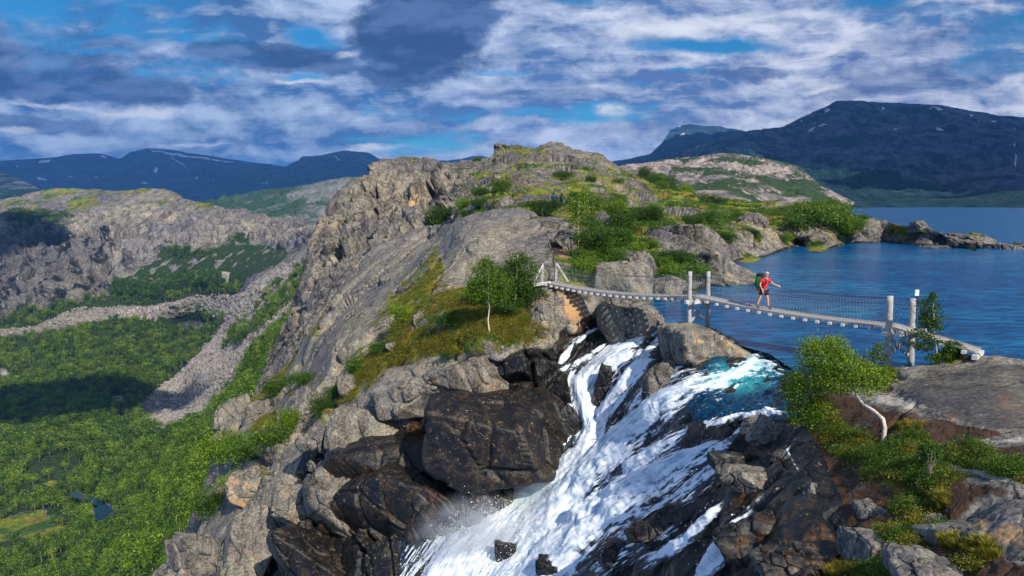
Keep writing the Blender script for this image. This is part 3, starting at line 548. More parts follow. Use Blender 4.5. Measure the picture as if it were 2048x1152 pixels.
def L3_shape():
    sh0 = L3.P.shape[:2]; p = P3(L3); px = PX3.ravel(); py = PY3.ravel(); Y = p[:, 1]
    jx = px + 34 * fbm(p, 80, 5, 0.6, seed=100); jy = py + 26 * fbm(p, 60, 5, 0.6, seed=101)
    rockhill = poly_mask(jx, jy, [(-400, 300), (760, 300), (760, 520), (600, 490), (560, 500), (480, 470), (420, 520), (300, 500), (240, 560), (460, 540), (440, 570), (200, 600), (0, 640), (-400, 640)], 6)
    tjx = px + 9 * fbm(p, 40, 4, 0.6, seed=103); tjy = py + 8 * fbm(p, 40, 4, 0.6, seed=104)
    talus1 = poly_mask(tjx, tjy, [(640, 510), (560, 530), (470, 590), (400, 590), (300, 612), (160, 615), (60, 655), (-300, 665), (-300, 690), (0, 680), (130, 665), (220, 645), (330, 640), (400, 620), (450, 640), (415, 690), (370, 735), (305, 785), (280, 810), (285, 850), (360, 868), (410, 850), (460, 790), (500, 720), (570, 650), (640, 560)], 5)
    big = sstep(Y, 300, 700)
    b1 = blocks(p, 110, (0, 20, 10), (1, 1, 1.5), 111, tilt=0.8, crack=0.1)
    b2 = blocks(p, 34, (0, 20, 30), (0.8, 1, 1.6), 112, tilt=0.9, crack=0.14)
    vert = fbm(p @ rotm(0, -18, 0).T * np.array([1, 1, 0.10]), 34, 3, 0.42, seed=113, ridge=True)
    slope = np.clip(1 - L3.NN[..., 2].ravel(), 0, 1)
    face = sstep(jy, 405, 450)
    h = big * rockhill * ((2.5 + 4 * face) * b1 + (0.5 + 1.6 * face) * b2 + 24 * vert * face + (3 + 3 * face) * fbm(p, 60, 4, 0.42, seed=114))
    h += big * (1 - rockhill) * 5 * fbm(p, 80, 4, seed=115) + talus1 * 2.5 * fbm(p, 7, 4, 0.7, seed=116)
    h += 1.2 * fbm(p, 14, 4, seed=117) * sstep(Y, 60, 200)
    L3.disp(shp(L3, h)); up = normals(L3.P)[..., 2].ravel()
    mn = fbm(p, 60, 5, seed=121); mf = fbm(p, 22, 4, seed=122)
    bush = poly_mask(jx, jy, [(240, 560), (330, 500), (420, 500), (480, 470), (560, 500), (600, 500), (560, 530), (440, 600), (300, 600), (210, 600)], 12)
    bush = np.maximum(bush, 0.8 * gblob(px, py, 80, 440, 90, 22, 0)); bush = np.maximum(bush, 0.8 * gblob(px, py, 150, 615, 70, 14, -5)); bush = np.maximum(bush, 0.75 * gblob(px, py, 330, 560, 90, 22, -8))
    forest = np.clip(1 - rockhill - talus1, 0, 1) * sstep(py, 540, 620)
    forest = np.maximum(forest, 0.9 * poly_mask(jx, jy, [(640, 540), (560, 630), (480, 690), (430, 700), (440, 680), (480, 640), (560, 570), (610, 530)], 5) * sstep(mf, -0.1, 0.15))
    for (cx, cy, rx, ry) in [(240, 805, 26, 14), (205, 1028, 32, 22), (165, 995, 30, 8), (388, 650, 34, 9), (5, 750, 18, 12), (245, 840, 12, 5)]: forest = forest * (1 - 1.3 * gblob(px, py, cx, cy, rx, ry)).clip(0, 1)
    meadow = sstep(0.9 * gblob(px, py, 60, 1060, 130, 50) + 0.5 * mf, 0.35, 0.7) + 0.8 * gblob(px, py, 120, 968, 60, 10)
    green = np.maximum(forest, bush * sstep(mf + 0.15, -0.2, 0.2))
    moss = (0.12 + 0.75 * mn + 0.32 * sstep(up, 0.55, 0.95) * sstep(jy, 470, 420) - 0.25 * sstep(jy, 430, 470)) * rockhill
    pale = 0.8 * talus1 * (0.45 + 0.55 * sstep(px, 150, 330)) * (1 - 0.6 * sstep(mf, 0.0, 0.25)) + 0.8 * gblob(px, py, 240, 803, 24, 6) + 0.7 * gblob(px, py, 8, 748, 14, 12) + 0.9 * gblob(px, py, 452, 556, 12, 22) + 0.3 * gblob(px, py, 440, 430, 60, 20) + 0.8 * gblob(px, py, 520, 570, 40, 12, -30)
    wet = 0.42 * sstep(jx, 330, 200) * sstep(jy, 440, 470) * rockhill + 0.3 * sstep(mf, 0.0, 0.2) * rockhill * sstep(jy, 430, 450)  # first term paints cloud shade on the hill's left through the wet mask
    stain = 0.5 * gblob(px, py, 330, 440, 50, 20) + 0.6 * gblob(px, py, 452, 550, 10, 16)
    moss = moss + 0.8 * np.clip(meadow, 0, 1) * sstep(py, 900, 940); green = green * (1 - 0.8 * np.clip(meadow, 0, 1)); forest = forest * (1 - 0.72 * np.clip(meadow, 0, 1))
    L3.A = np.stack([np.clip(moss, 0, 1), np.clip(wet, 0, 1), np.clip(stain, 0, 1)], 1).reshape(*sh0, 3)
    L3.B = np.stack([0 * moss, np.clip(green, 0, 1), np.clip(pale, 0, 1)], 1).reshape(*sh0, 3)
    L3.forest = forest.reshape(sh0); L3.bush = (bush * rockhill).reshape(sh0); L3.talus = talus1.reshape(sh0)
L3_shape()
M_hill = rock_mat('hill_rock', 22, pal=((0.05, 0.05, 0.062), (0.20, 0.192, 0.19), (0.36, 0.32, 0.26)), lichen=0.35, streak=1.0, bumpk=0.5)
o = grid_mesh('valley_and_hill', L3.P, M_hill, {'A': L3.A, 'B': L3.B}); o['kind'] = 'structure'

# ================================================================== far ground
def far_layer(name, ctrl, top, bot, px, rows, mat, amp, sc, seed, moss=None, back=(10, 0.15, 0.35), snow=None, green=None, lam=1e-3, jag=1.0):
    L = Layer(ctrl, top, bot, px, rows, back, lam=lam); p = P3(L); sh0 = L.P.shape[:2]
    h = amp * (0.55 * blocks(p, sc * 0.9, (10, 20, 30), (1, 1, 1.5), seed, tilt=0.8, crack=0.12) + 0.9 * fbm(p, sc * 1.6, 6, 0.55, seed=seed + 1, ridge=True) + jag * 0.5 * fbm(p * np.array([1, 1, 0.3]), sc * 0.35, 4, 0.6, seed=seed + 2, ridge=True))
    rowi = np.tile(np.arange(sh0[0])[:, None], (1, sh0[1])).ravel(); h *= 0.15 + 0.85 * sstep(p[:, 2], 0, 70) if name in ('granite_hill', 'lake_mountain') else 1.0; h *= 1 - 0.85 * sstep(rowi, L.nfront - 18, L.nfront - 1)
    L.disp(shp(L, h)); up = normals(L.P)[..., 2].ravel()
    PXf, PYf = L.allpx(); px_, py_ = PXf.ravel(), PYf.ravel(); mn = fbm(p, sc * 1.2, 5, seed=seed + 7)
    ms = moss(px_, py_, up, mn) if moss else 0 * px_
    gr = green(px_, py_, up, mn) if green else 0 * px_
    sn = 0 * px_
    for s_ in (snow or []):
        cx, cy, rx, ry, ro = s_
        sn = np.maximum(sn, 1.25 * gblob(px_ + 5 * fbm(p, sc * .25, 3, seed=5), py_ + 2.5 * fbm(p, sc * .2, 3, seed=6), cx, cy, rx, ry, ro))
    A = np.stack([np.clip(ms, 0, 1), np.clip(sn, 0, 1), 0 * px_], 1).reshape(*sh0, 3)
    Bm = np.stack([0 * px_, np.clip(gr, 0, 1), 0 * px_], 1).reshape(*sh0, 3)
    o = grid_mesh(name, L.P, mat, {'A': A, 'B': Bm}); o['kind'] = 'structure'
    return L
def far_mat(name, c0, c1, g0, g1, sc):
    m, n, out = new_mat(name); co = n.new('ShaderNodeTexCoord').outputs['Object']
    A = n.new('ShaderNodeSeparateColor', i={0: n.attr('A').outputs['Color']}).outputs
    B = n.new('ShaderNodeSeparateColor', i={0: n.attr('B').outputs['Color']}).outputs
    nm = n.noise(co, 1 / sc, 8, 0.7, 0.3); st = n.noise(n.mapping(co, scale=(1 / sc, 1 / sc, 0.15 / sc), rot=(0, -0.35, 0)), 2.2, 7, 0.7, 0.4)
    c = n.mix(n.ss(n.math('ADD', n.math('MULTIPLY', nm, 0.5), n.math('MULTIPLY', st, 0.5)), 0.40, 0.60), c0, c1)
    g = n.mix(n.ss(n.noise(co, 6 / sc, 6, 0.7), 0.35, 0.65), g0, g1)
    nn_ = n.math('MULTIPLY', n.math('SUBTRACT', n.noise(co, 2.5 / sc, 7, 0.7, 0.4), 0.5), 1.2)
    c = n.mix(n.ss(n.math('ADD', n.math('MAXIMUM', A[0], B[1]), nn_), 0.42, 0.58), c, g)
    c = n.mix(n.ss(A[1], 0.5, 0.6), c, (0.82, 0.85, 0.9))
    bs = n.new('ShaderNodeBsdfPrincipled', i={'Base Color': c, 'Roughness': 0.95, 'Specular IOR Level': 0.1, 'Normal': n.bump(n.math('ADD', nm, st), 1.0, sc * 0.25)})
    n.l.new(bs.outputs[0], out.inputs[0]); return m
M_blue = far_mat('far_haze_blue_rock', (0.012, 0.045, 0.11), (0.06, 0.12, 0.21), (0.010, 0.05, 0.085), (0.03, 0.085, 0.12), 420)  # blue of distant haze is mixed into these rock and plant colours
M_dark = far_mat('mountain_rock', (0.012, 0.03, 0.07), (0.17, 0.20, 0.26), (0.005, 0.03, 0.045), (0.03, 0.075, 0.07), 150)  # nearer mountains: the same haze blue put into a darker rock colour
M_gran = far_mat('granite', (0.12, 0.105, 0.12), (0.50, 0.41, 0.36), (0.02, 0.05, 0.018), (0.08, 0.11, 0.035), 30)
M_plat = far_mat('plateau_ground', (0.10, 0.12, 0.10), (0.28, 0.28, 0.25), (0.03, 0.075, 0.03), (0.07, 0.12, 0.05), 90)

far_layer('plateau', [(400, 420, 2400), (700, 420, 2300), (400, 395, 3600), (550, 378, 3400), (700, 360, 2600), (600, 440, 2000), (760, 420, 1900), (440, 450, 2100), (760, 500, 1500)],
          [(380, 410), (420, 404), (470, 390), (540, 378), (600, 372), (640, 364), (690, 356), (780, 350)], [(380, 445), (620, 450), (780, 540)], (384, 776, 2), 120, M_plat, 30, 260, 201,
          moss=lambda x, y, u, m: 0.62 + 0.7 * m - 0.3 * sstep(x, 560, 640), green=lambda x, y, u, m: 0.9 * sstep(y, 392, 398) * sstep(x, 520, 450))
far_layer('dark_hill', [(0, 345, 3300), (80, 380, 2900), (0, 400, 2600), (130, 402, 2700), (-260, 300, 3500), (-260, 450, 2300), (200, 450, 2400)],
          [(-260, 300), (-100, 322), (0, 344), (40, 358), (80, 378), (130, 400), (200, 425)], [(-260, 520), (200, 520)], (-256, 196, 3), 80, M_dark, 30, 300, 211, moss=lambda x, y, u, m: 0.5 + 0.5 * m)
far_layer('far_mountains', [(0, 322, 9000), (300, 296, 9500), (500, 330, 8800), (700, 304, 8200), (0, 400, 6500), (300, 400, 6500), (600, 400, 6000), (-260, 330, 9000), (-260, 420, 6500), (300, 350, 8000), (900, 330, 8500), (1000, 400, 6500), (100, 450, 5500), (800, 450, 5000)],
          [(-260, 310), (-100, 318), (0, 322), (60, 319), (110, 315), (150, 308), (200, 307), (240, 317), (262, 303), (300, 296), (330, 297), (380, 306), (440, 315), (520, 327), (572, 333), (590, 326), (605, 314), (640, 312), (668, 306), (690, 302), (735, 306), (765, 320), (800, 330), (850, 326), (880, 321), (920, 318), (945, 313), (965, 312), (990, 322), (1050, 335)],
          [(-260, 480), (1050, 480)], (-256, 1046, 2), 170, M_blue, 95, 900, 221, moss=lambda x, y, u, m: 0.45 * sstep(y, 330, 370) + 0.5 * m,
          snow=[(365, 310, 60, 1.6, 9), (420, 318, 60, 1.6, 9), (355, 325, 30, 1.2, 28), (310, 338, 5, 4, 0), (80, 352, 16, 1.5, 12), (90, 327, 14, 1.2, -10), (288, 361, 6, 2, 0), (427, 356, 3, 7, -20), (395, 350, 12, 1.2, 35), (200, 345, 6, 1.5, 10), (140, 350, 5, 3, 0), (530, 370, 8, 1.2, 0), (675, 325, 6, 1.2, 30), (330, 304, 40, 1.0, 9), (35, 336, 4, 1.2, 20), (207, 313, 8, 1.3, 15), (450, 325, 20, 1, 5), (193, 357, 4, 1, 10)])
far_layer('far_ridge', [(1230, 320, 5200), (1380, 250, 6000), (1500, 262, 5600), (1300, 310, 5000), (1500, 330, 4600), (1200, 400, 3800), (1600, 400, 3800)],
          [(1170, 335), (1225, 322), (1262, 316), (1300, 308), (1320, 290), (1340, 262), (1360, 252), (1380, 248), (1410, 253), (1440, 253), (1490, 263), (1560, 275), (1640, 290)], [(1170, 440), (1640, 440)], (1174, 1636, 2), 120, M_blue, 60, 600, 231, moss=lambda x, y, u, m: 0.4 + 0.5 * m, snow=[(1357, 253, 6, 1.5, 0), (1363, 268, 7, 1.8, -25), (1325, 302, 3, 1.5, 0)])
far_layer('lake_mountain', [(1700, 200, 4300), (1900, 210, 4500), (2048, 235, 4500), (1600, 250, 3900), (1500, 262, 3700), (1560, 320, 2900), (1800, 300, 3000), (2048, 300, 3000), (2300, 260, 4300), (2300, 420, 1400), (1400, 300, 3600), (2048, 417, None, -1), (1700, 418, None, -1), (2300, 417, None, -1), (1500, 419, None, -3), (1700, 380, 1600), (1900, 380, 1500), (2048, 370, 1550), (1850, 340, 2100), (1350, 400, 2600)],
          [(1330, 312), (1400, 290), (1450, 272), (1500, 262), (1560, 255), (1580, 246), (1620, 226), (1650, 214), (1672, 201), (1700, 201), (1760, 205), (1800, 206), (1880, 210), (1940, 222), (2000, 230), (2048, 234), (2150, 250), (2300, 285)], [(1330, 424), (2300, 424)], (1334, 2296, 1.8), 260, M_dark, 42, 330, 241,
          moss=lambda x, y, u, m: 0.30 + 0.75 * m + 0.25 * sstep(y, 290, 380) + 0.7 * sstep(y, 380, 398), green=lambda x, y, u, m: 0.25 * sstep(y, 380, 405) + 0.7 * m,  # foot's dark band paints missing cloud shade; the rest is moss
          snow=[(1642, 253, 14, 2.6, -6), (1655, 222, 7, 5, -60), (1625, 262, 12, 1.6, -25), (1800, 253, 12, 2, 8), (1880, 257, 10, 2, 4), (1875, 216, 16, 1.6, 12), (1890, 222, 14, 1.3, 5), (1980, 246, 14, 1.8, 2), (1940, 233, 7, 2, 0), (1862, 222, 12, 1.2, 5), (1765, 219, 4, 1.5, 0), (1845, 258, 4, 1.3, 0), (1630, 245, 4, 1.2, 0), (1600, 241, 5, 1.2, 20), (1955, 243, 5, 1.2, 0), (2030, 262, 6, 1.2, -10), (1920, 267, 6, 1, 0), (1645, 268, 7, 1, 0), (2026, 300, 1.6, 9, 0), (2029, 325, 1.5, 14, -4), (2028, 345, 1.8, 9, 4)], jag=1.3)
far_layer('granite_hill', [(1300, 330, 1150), (1450, 306, 1250), (1600, 320, 1250), (1240, 335, 1100), (1400, 360, 950), (1500, 380, 850), (1600, 380, 950), (1690, 400, 1000), (1300, 400, 800), (1700, 418, None, -1), (1560, 419, None, -1), (1200, 430, 600), (1400, 430, None, -2), (1720, 412, 1050)],
          [(1215, 345), (1245, 330), (1290, 326), (1330, 318), (1400, 313), (1435, 306), (1470, 307), (1520, 315), (1570, 324), (1600, 332), (1612, 345), (1640, 370), (1690, 395), (1715, 407), (1740, 414)], [(1215, 440), (1500, 430), (1740, 420)], (1219, 1736, 1.5), 170, M_gran, 9, 70, 251,
          moss=lambda x, y, u, m: 0.22 + 0.9 * m + 0.25 * sstep(u, .7, .95), green=lambda x, y, u, m: 0.9 * sstep(y - (x - 1560) * 0.42, 352, 362) * sstep(x, 1600, 1640) + 0.8 * sstep(m, 0.08, 0.25) * sstep(y, 340, 380), jag=1.6)

# ================================================================== pools and the river on the valley floor
mw, n, out = new_mat('dark_river_water'); bs = n.new('ShaderNodeBsdfPrincipled', i={'Base Color': (0.008, 0.03, 0.05), 'Roughness': 0.08, 'IOR': 1.33}); n.l.new(bs.outputs[0], out.inputs[0])
for pl in ([(222, 806), (240, 799), (262, 808), (256, 822), (234, 824), (224, 815)], [(188, 1016), (212, 1008), (236, 1022), (228, 1046), (204, 1052), (190, 1038)], [(140, 984), (176, 990), (214, 1004), (200, 1014), (170, 1000), (142, 992)]):
    bm = bmesh.new(); zz_ = max(L3.at(a, b).z for a, b in pl) + 0.6; f = bm.faces.new([bm.verts.new(at(a, b, z=zz_)) for a, b in pl]); f.normal_update()
    if f.normal.z < 0: f.normal_flip()
    me = bpy.data.meshes.new('river'); bm.to_mesh(me); bm.free(); me.materials.append(mw); o = bpy.data.objects.new('river', me); C.objects.link(o); o['kind'] = 'structure'

# ================================================================== clouds overhead (they shade the mountains) and the air
mc_, n, out = new_mat('cloud'); bs = n.new('ShaderNodeBsdfPrincipled', i={'Base Color': (0.8, 0.8, 0.82), 'Roughness': 1.0, 'Specular IOR Level': 0.0}); n.l.new(bs.outputs[0], out.inputs[0])
def cloud(cx, cy, cz, rx, ry, rz, seed):
    bm = bmesh.new(); bmesh.ops.create_icosphere(bm, subdivisions=6, radius=1.0); V = np.array([v.co[:] for v in bm.verts]); k = 1 + 1.1 * fbm(V * np.array([1, 1, .5]), 0.6, 6, 0.65, seed=seed)
    P = V * k[:, None] * np.array([rx, ry, rz]); P[:, 2] = np.maximum(P[:, 2], -0.35 * rz)
    for v, q in zip(bm.verts, P): v.co = q
    me = bpy.data.meshes.new('cloud'); bm.to_mesh(me); bm.free(); me.materials.append(mc_)
    for q in me.polygons: q.use_smooth = True
    o = bpy.data.objects.new('cloud', me); C.objects.link(o); o.location = (cx, cy, cz); o['kind'] = 'structure'
def shade(X, Y, z, alt, rx, ry, seed, rz=90):
    """a cloud at height alt whose shadow falls round (X, Y, z)"""
    k = (alt - z) / math.tan(SUN_EL); cloud(X + SUN_DIR[0] * k, Y + SUN_DIR[1] * k, alt, rx, ry, rz, seed)
shade(2250, 2900, 200, 1300, 1500, 1500, 1, 150)
shade(1750, 1500, 60, 1300, 850, 480, 7, 60)
shade(1650, 4900, 200, 2300, 1500, 1100, 5, 150)
shade(-3200, 8000, 200, 2700, 3900, 2000, 2, 200)
shade(-1180, 1400, -120, 1000, 240, 200, 3, 40)
shade(-560, 880, VZ, 1000, 150, 90, 4, 30)
ma, n, out = new_mat('air'); vol = n.new('ShaderNodeVolumePrincipled', i={'Color': (0.16, 0.48, 1.0), 'Density': 5e-5, 'Anisotropy': 0.1}); n.l.new(vol.outputs[0], out.inputs['Volume'])
bm = bmesh.new(); bmesh.ops.create_cube(bm, size=1.0); bmesh.ops.scale(bm, vec=(26000, 24000, 1400), verts=bm.verts); me = bpy.data.meshes.new('haze'); bm.to_mesh(me); bm.free(); me.materials.append(ma)
hz = bpy.data.objects.new('haze', me); C.objects.link(hz); hz.location = (0, 5000, 1400 / 2 - 600); hz['kind'] = 'stuff'
# ================================================================== lake
def lake_mat():
    m, n, out = new_mat('lake_water'); co = n.new('ShaderNodeTexCoord').outputs['Object']
    w1 = n.noise(n.mapping(co, scale=(0.55, 1.5, 1), rot=(0, 0, 0.15)), 1.0, 3, 0.6, 0.5); w2 = n.noise(n.mapping(co, scale=(1.6, 4.2, 1), rot=(0, 0, -0.1)), 1.0, 4, 0.65, 0.3)
    w3 = n.noise(n.mapping(co, scale=(0.04, 0.1, 1)), 1.0, 4, 0.6, 0.3)
    h = n.math('ADD', n.math('MULTIPLY', w1, 0.6), n.math('MULTIPLY', w2, 0.28))
    deep = n.mix(n.ss(w3, 0.40, 0.60), (0.0, 0.09, 0.25), (0.003, 0.17, 0.35))
    c = n.mix(n.ss(h, 0.36, 0.52), (0.0, 0.04, 0.14), deep)
    bs = n.new('ShaderNodeBsdfPrincipled', i={'Base Color': c, 'Roughness': 0.16, 'IOR': 1.33, 'Specular IOR Level': 0.15, 'Normal': n.bump(h, 0.8, 0.30)})
    n.l.new(bs.outputs[0], out.inputs[0]); return m
M_lake = lake_mat()
lip = [(1196, 632), (1222, 640), (1300, 650), (1328, 662), (1345, 662), (1440, 672), (1490, 694), (1540, 708), (1590, 742), (1640, 770), (1700, 780), (1900, 770), (2300, 800)]
pts = [at(a, b, z=0.0) for a, b in lip]
pts += [Vector((2300, 2600, 0)), Vector((260, 2600, 0)), Vector((110, 500, 0)), Vector((34, 200, 0)), Vector((8, 70, 0))]
bm = bmesh.new(); vs = [bm.verts.new((p.x, p.y, 0)) for p in pts]; f = bm.faces.new(vs); f.normal_update()
if f.normal.z < 0: f.normal_flip()
bmesh.ops.triangulate(bm, faces=[f])
me = bpy.data.meshes.new('lake'); bm.to_mesh(me); bm.free(); me.materials.append(M_lake)
o = bpy.data.objects.new('lake', me); C.objects.link(o); o['kind'] = 'structure'

# ================================================================== the falls: a sheet of white and green water over the rock of the gully
streams = [
 [(1318, 664, 16, .35), (1285, 685, 34, .8), (1240, 715, 44, 1), (1195, 748, 46, 1), (1160, 775, 46, 1), (1172, 815, 34, 1.1), (1188, 860, 36, 1.1), (1168, 915, 46, 1.1), (1110, 962, 60, 1.1), (1045, 1000, 58, 1.1), (995, 1075, 100, 1.15), (920, 1150, 120, 1.2), (880, 1250, 140, 1.2)],
 [(1322, 668, 12, .4), (1292, 720, 20, .95), (1248, 775, 24, .95), (1208, 835, 26, .95)],
 [(1226, 648, 3, .4), (1180, 664, 7, .7), (1145, 688, 9, .75), (1126, 716, 9, 1.0), (1120, 728, 10, .8)],
 [(1238, 675, 3, .5), (1195, 704, 7, .8), (1155, 728, 8, .9), (1118, 742, 10, .7)],
 [(1600, 742, 8, .25), (1560, 742, 22, .55), (1510, 728, 28, .75), (1455, 762, 30, .75), (1395, 772, 34, .9), (1335, 806, 42, 1.05), (1275, 850, 44, 1.1), (1225, 900, 50, 1.1), (1170, 962, 60, 1.1), (1110, 1024, 70, 1.1), (1050, 1085, 90, 1.15), (985, 1170, 110, 1.2)],
 [(1420, 752, 12, .5), (1350, 745, 22, .62), (1300, 770, 16, .7), (1268, 815, 18, .8)],
 [(1390, 760, 20, .6), (1310, 800, 20, .8), (1250, 860, 20, 1.0)],
 [(1446, 892, 16, .7), (1385, 915, 34, .95), (1310, 958, 56, 1.0), (1235, 1012, 60, 1.1), (1165, 1070, 70, 1.1), (1090, 1135, 80, 1.15), (1000, 1240, 110, 1.15)],
 [(1432, 935, 20, .8), (1370, 990, 26, .72), (1300, 1042, 32, .72), (1220, 1100, 36, .50), (1160, 1160, 40, .45)],
 [(1590, 832, 6, .3), (1540, 828, 8, .75), (1470, 838, 8, .7), (1400, 856, 16, .65), (1330, 888, 26, .85), (1270, 935, 36, .95)],
 [(1480, 860, 5, .5), (1465, 880, 8, .7), (1440, 905, 14, .8)],
 [(1462, 1000, 4, .5), (1432, 1030, 9, .8), (1385, 1075, 13, .8), (1340, 1105, 16, .8), (1290, 1130, 18, .6)],
 [(1512, 1030, 4, .7), (1488, 1062, 11, .9), (1452, 1102, 14, .9), (1420, 1150, 17, .9), (1390, 1220, 20, .8)],
 [(1590, 880, 3, .45), (1575, 905, 4, .55), (1590, 930, 4, .6), (1600, 950, 3, .4)],
 [(1545, 985, 2, .5), (1520, 1005, 4, .6), (1500, 1020, 5, .6)],
 [(1340, 1060, 26, .42), (1250, 1100, 40, .5), (1180, 1140, 40, .5)],
]
def build_falls():
    c0, c1 = np.searchsorted(L1.pxs, [800, 1780]); nf = L1.nfront
    rows = np.where((L1.PY[:nf, c0:c1] > 600).any(1))[0]; r0 = rows[0]
    PXw = L1.PX[:nf, c0:c1]; PYw = L1.PY[:nf, c0:c1]; P0 = L1.P0[:nf, c0:c1]; NN = L1.NN[:nf, c0:c1]
    x = PXw.ravel(); y = PYw.ravel(); p = P0.reshape(-1, 3)
    wob = 7 * fbm(p, 1.0, 4, 0.6, seed=301); x2 = x + wob; y2 = y + 6 * fbm(p, 0.9, 4, 0.6, seed=302)
    dens = np.zeros(len(x)); DX = np.zeros(len(x)); DY = np.zeros(len(x)); WW = np.zeros(len(x)) + 1e-9
    for st in streams:
        for (ax, ay, aw, af), (bx, by, bw, bf) in zip(st[:-1], st[1:]):
            L = math.hypot(bx - ax, by - ay); t = np.clip(((x2 - ax) * (bx - ax) + (y2 - ay) * (by - ay)) / L ** 2, 0, 1)
            d = np.hypot(x2 - ax - t * (bx - ax), y2 - ay - t * (by - ay)); w = (aw + t * (bw - aw)) * 0.86
            g = np.exp(-(d / w) ** 2 * 1.1); dens = np.maximum(dens, g * (af + t * (bf - af)))
            wt = 1.0 / (d / w + 0.4) ** 3; DX += wt * (bx - ax) / L; DY += wt * (by - ay) / L; WW += wt
    DX /= WW; DY /= WW; nr_, nc_ = PXw.shape; nn_ = np.hypot(DX, DY) + 1e-9; DX /= nn_; DY /= nn_
    def blur(a, r):
        for ax in (0, 1):
            for q in range(2):
                c_ = np.cumsum(np.pad(a, [(r + 1, r) if i == ax else (0, 0) for i in (0, 1)], mode='edge'), axis=ax); m_ = a.shape[ax]
                a = (np.take(c_, range(2 * r + 1, 2 * r + 1 + m_), ax) - np.take(c_, range(0, m_), ax)) / (2 * r + 1)
        return a
    DX = blur(DX.reshape(nr_, nc_), 16).ravel(); DY = blur(DY.reshape(nr_, nc_), 16).ravel(); nn_ = np.hypot(DX, DY) + 1e-9; DX /= nn_; DY /= nn_
    # streaks that follow the flow: noise smeared along it
    stepx = L1.pxs[1] - L1.pxs[0]; gyi = np.gradient(PYw, axis=0).ravel() - 1e-6; gyj = np.gradient(PYw, axis=1).ravel()
    vx = DX / stepx; vy = np.clip((DY - gyj * vx) / gyi, -4, 4)
    vx = vx.reshape(nr_, nc_); vy = vy.reshape(nr_, nc_)
    def lic(scale, length, seed):
        rng = np.random.default_rng(seed); a = rng.random((int(nr_ / scale) + 3, int(nc_ / scale) + 3))
        def samp(f, i, j):
            i = np.clip(i, 0, f.shape[0] - 1.001); j = np.clip(j, 0, f.shape[1] - 1.001); i0 = i.astype(int); j0 = j.astype(int); fi = i - i0; fj = j - j0
            return (f[i0, j0] * (1 - fj) + f[i0, np.minimum(j0 + 1, f.shape[1] - 1)] * fj) * (1 - fi) + (f[np.minimum(i0 + 1, f.shape[0] - 1), j0] * (1 - fj) + f[np.minimum(i0 + 1, f.shape[0] - 1), np.minimum(j0 + 1, f.shape[1] - 1)] * fj) * fi
        I, J = np.meshgrid(np.arange(nr_, dtype=float), np.arange(nc_, dtype=float), indexing='ij')
        tot = samp(a, I / scale, J / scale); k = 1
        for sg in (1, -1):
            i, j = I.copy(), J.copy(); h = sg * length / 8.0
            for q in range(8):
                vi = vy[np.clip(i, 0, nr_ - 1).astype(int), np.clip(j, 0, nc_ - 1).astype(int)]; vj = vx[np.clip(i, 0, nr_ - 1).astype(int), np.clip(j, 0, nc_ - 1).astype(int)]
                i = i + vi * h; j = j + vj * h; tot += samp(a, i / scale, j / scale); k += 1
        o = tot / k; o = (o - o.mean()) / o.std(); return o.ravel()
    l1 = lic(1.0, 7, 1); l2 = lic(2.4, 15, 2); l3 = lic(6.5, 34, 3)
    fz = fbm(p, 0.35, 3, 0.7, seed=305)
    body = poly_mask(x2, y2, [(1400, 745), (1480, 708), (1530, 704), (1640, 745), (1610, 830), (1560, 840), (1480, 838), (1400, 850), (1370, 800)], 8)
    body = np.maximum(body, 0.9 * poly_mask(x2, y2, [(1440, 700), (1480, 706), (1440, 745), (1390, 752)], 6))
    calm = np.clip(0.35 * l2 + 0.3 * l3, -1, 1)
    foam = sstep(dens * 1.08 + 0.11 * l1 + 0.12 * l2 + 0.07 * l3 + 0.2 * fz, 0.30, 1.0); foam = np.maximum(foam, 0.86 * sstep(dens + 0.1 * fz, 0.66, 1.0)); foam_s = sstep(dens, 0.3, 1.0)
    spl = 0.75 * poly_mask(x2, y2, [(1430, 730), (1500, 716), (1570, 745), (1545, 775), (1470, 790), (1420, 775)], 14)
    foam = np.maximum(foam, sstep(spl * 0.62 + 0.14 * l2 + 0.1 * l1 + 0.4 * fz, 0.48, 0.95) * 0.9)
    film = sstep(dens, 0.12, 0.3) * 0.5
    teal = np.clip(spl * 0.8 + 1.0 * gblob(x2, y2, 1045, 990, 60, 30, 0), 0, 1)
    alpha = np.clip(np.maximum.reduce([foam, film, body]), 0, 1)
    thick = 0.06 + foam_s * (0.18 + 0.012 * l3 + 0.008 * l2 + 0.006 * l1 + 0.12 * fbm(p, 0.7, 4, 0.5, seed=306)) + 0.30 * sstep(dens, 0.7, 1.1) + 0.04 * body * l2
    thick += 0.5 * gblob(x, y, 1200, 1010, 90, 60, -45) * (0.5 + fbm(p, 1.2, 3, seed=307))
    Pw = p + NN.reshape(-1, 3) * thick[:, None]
    top_ = sstep(y, 700, 640)
    Pw[:, 2] = np.where((y < 790) & (x > 1180), np.minimum(Pw[:, 2], 0.03 + 0.25 * foam * sstep(y, 690, 740)), Pw[:, 2])
    keep = (alpha > 0.02) & (y > 636)
    sh0 = P0.shape[:2]
    Aw = np.stack([foam, teal, alpha], 1).reshape(*sh0, 3); Bw = np.stack([np.clip(body, 0, 1), np.clip(0.5 + 0.25 * l2, 0, 1), np.clip(0.5 + 0.25 * l1, 0, 1)], 1).reshape(*sh0, 3)
    m, n, out = new_mat('falling_water'); co = n.new('ShaderNodeTexCoord').outputs['Object']
    A = n.new('ShaderNodeSeparateColor', i={0: n.attr('A').outputs['Color']}).outputs; B = n.new('ShaderNodeSeparateColor', i={0: n.attr('B').outputs['Color']}).outputs
    nf_ = n.noise(co, 7, 6, 0.75, 0.4); fz_ = n.noise(co, 22, 4, 0.8)
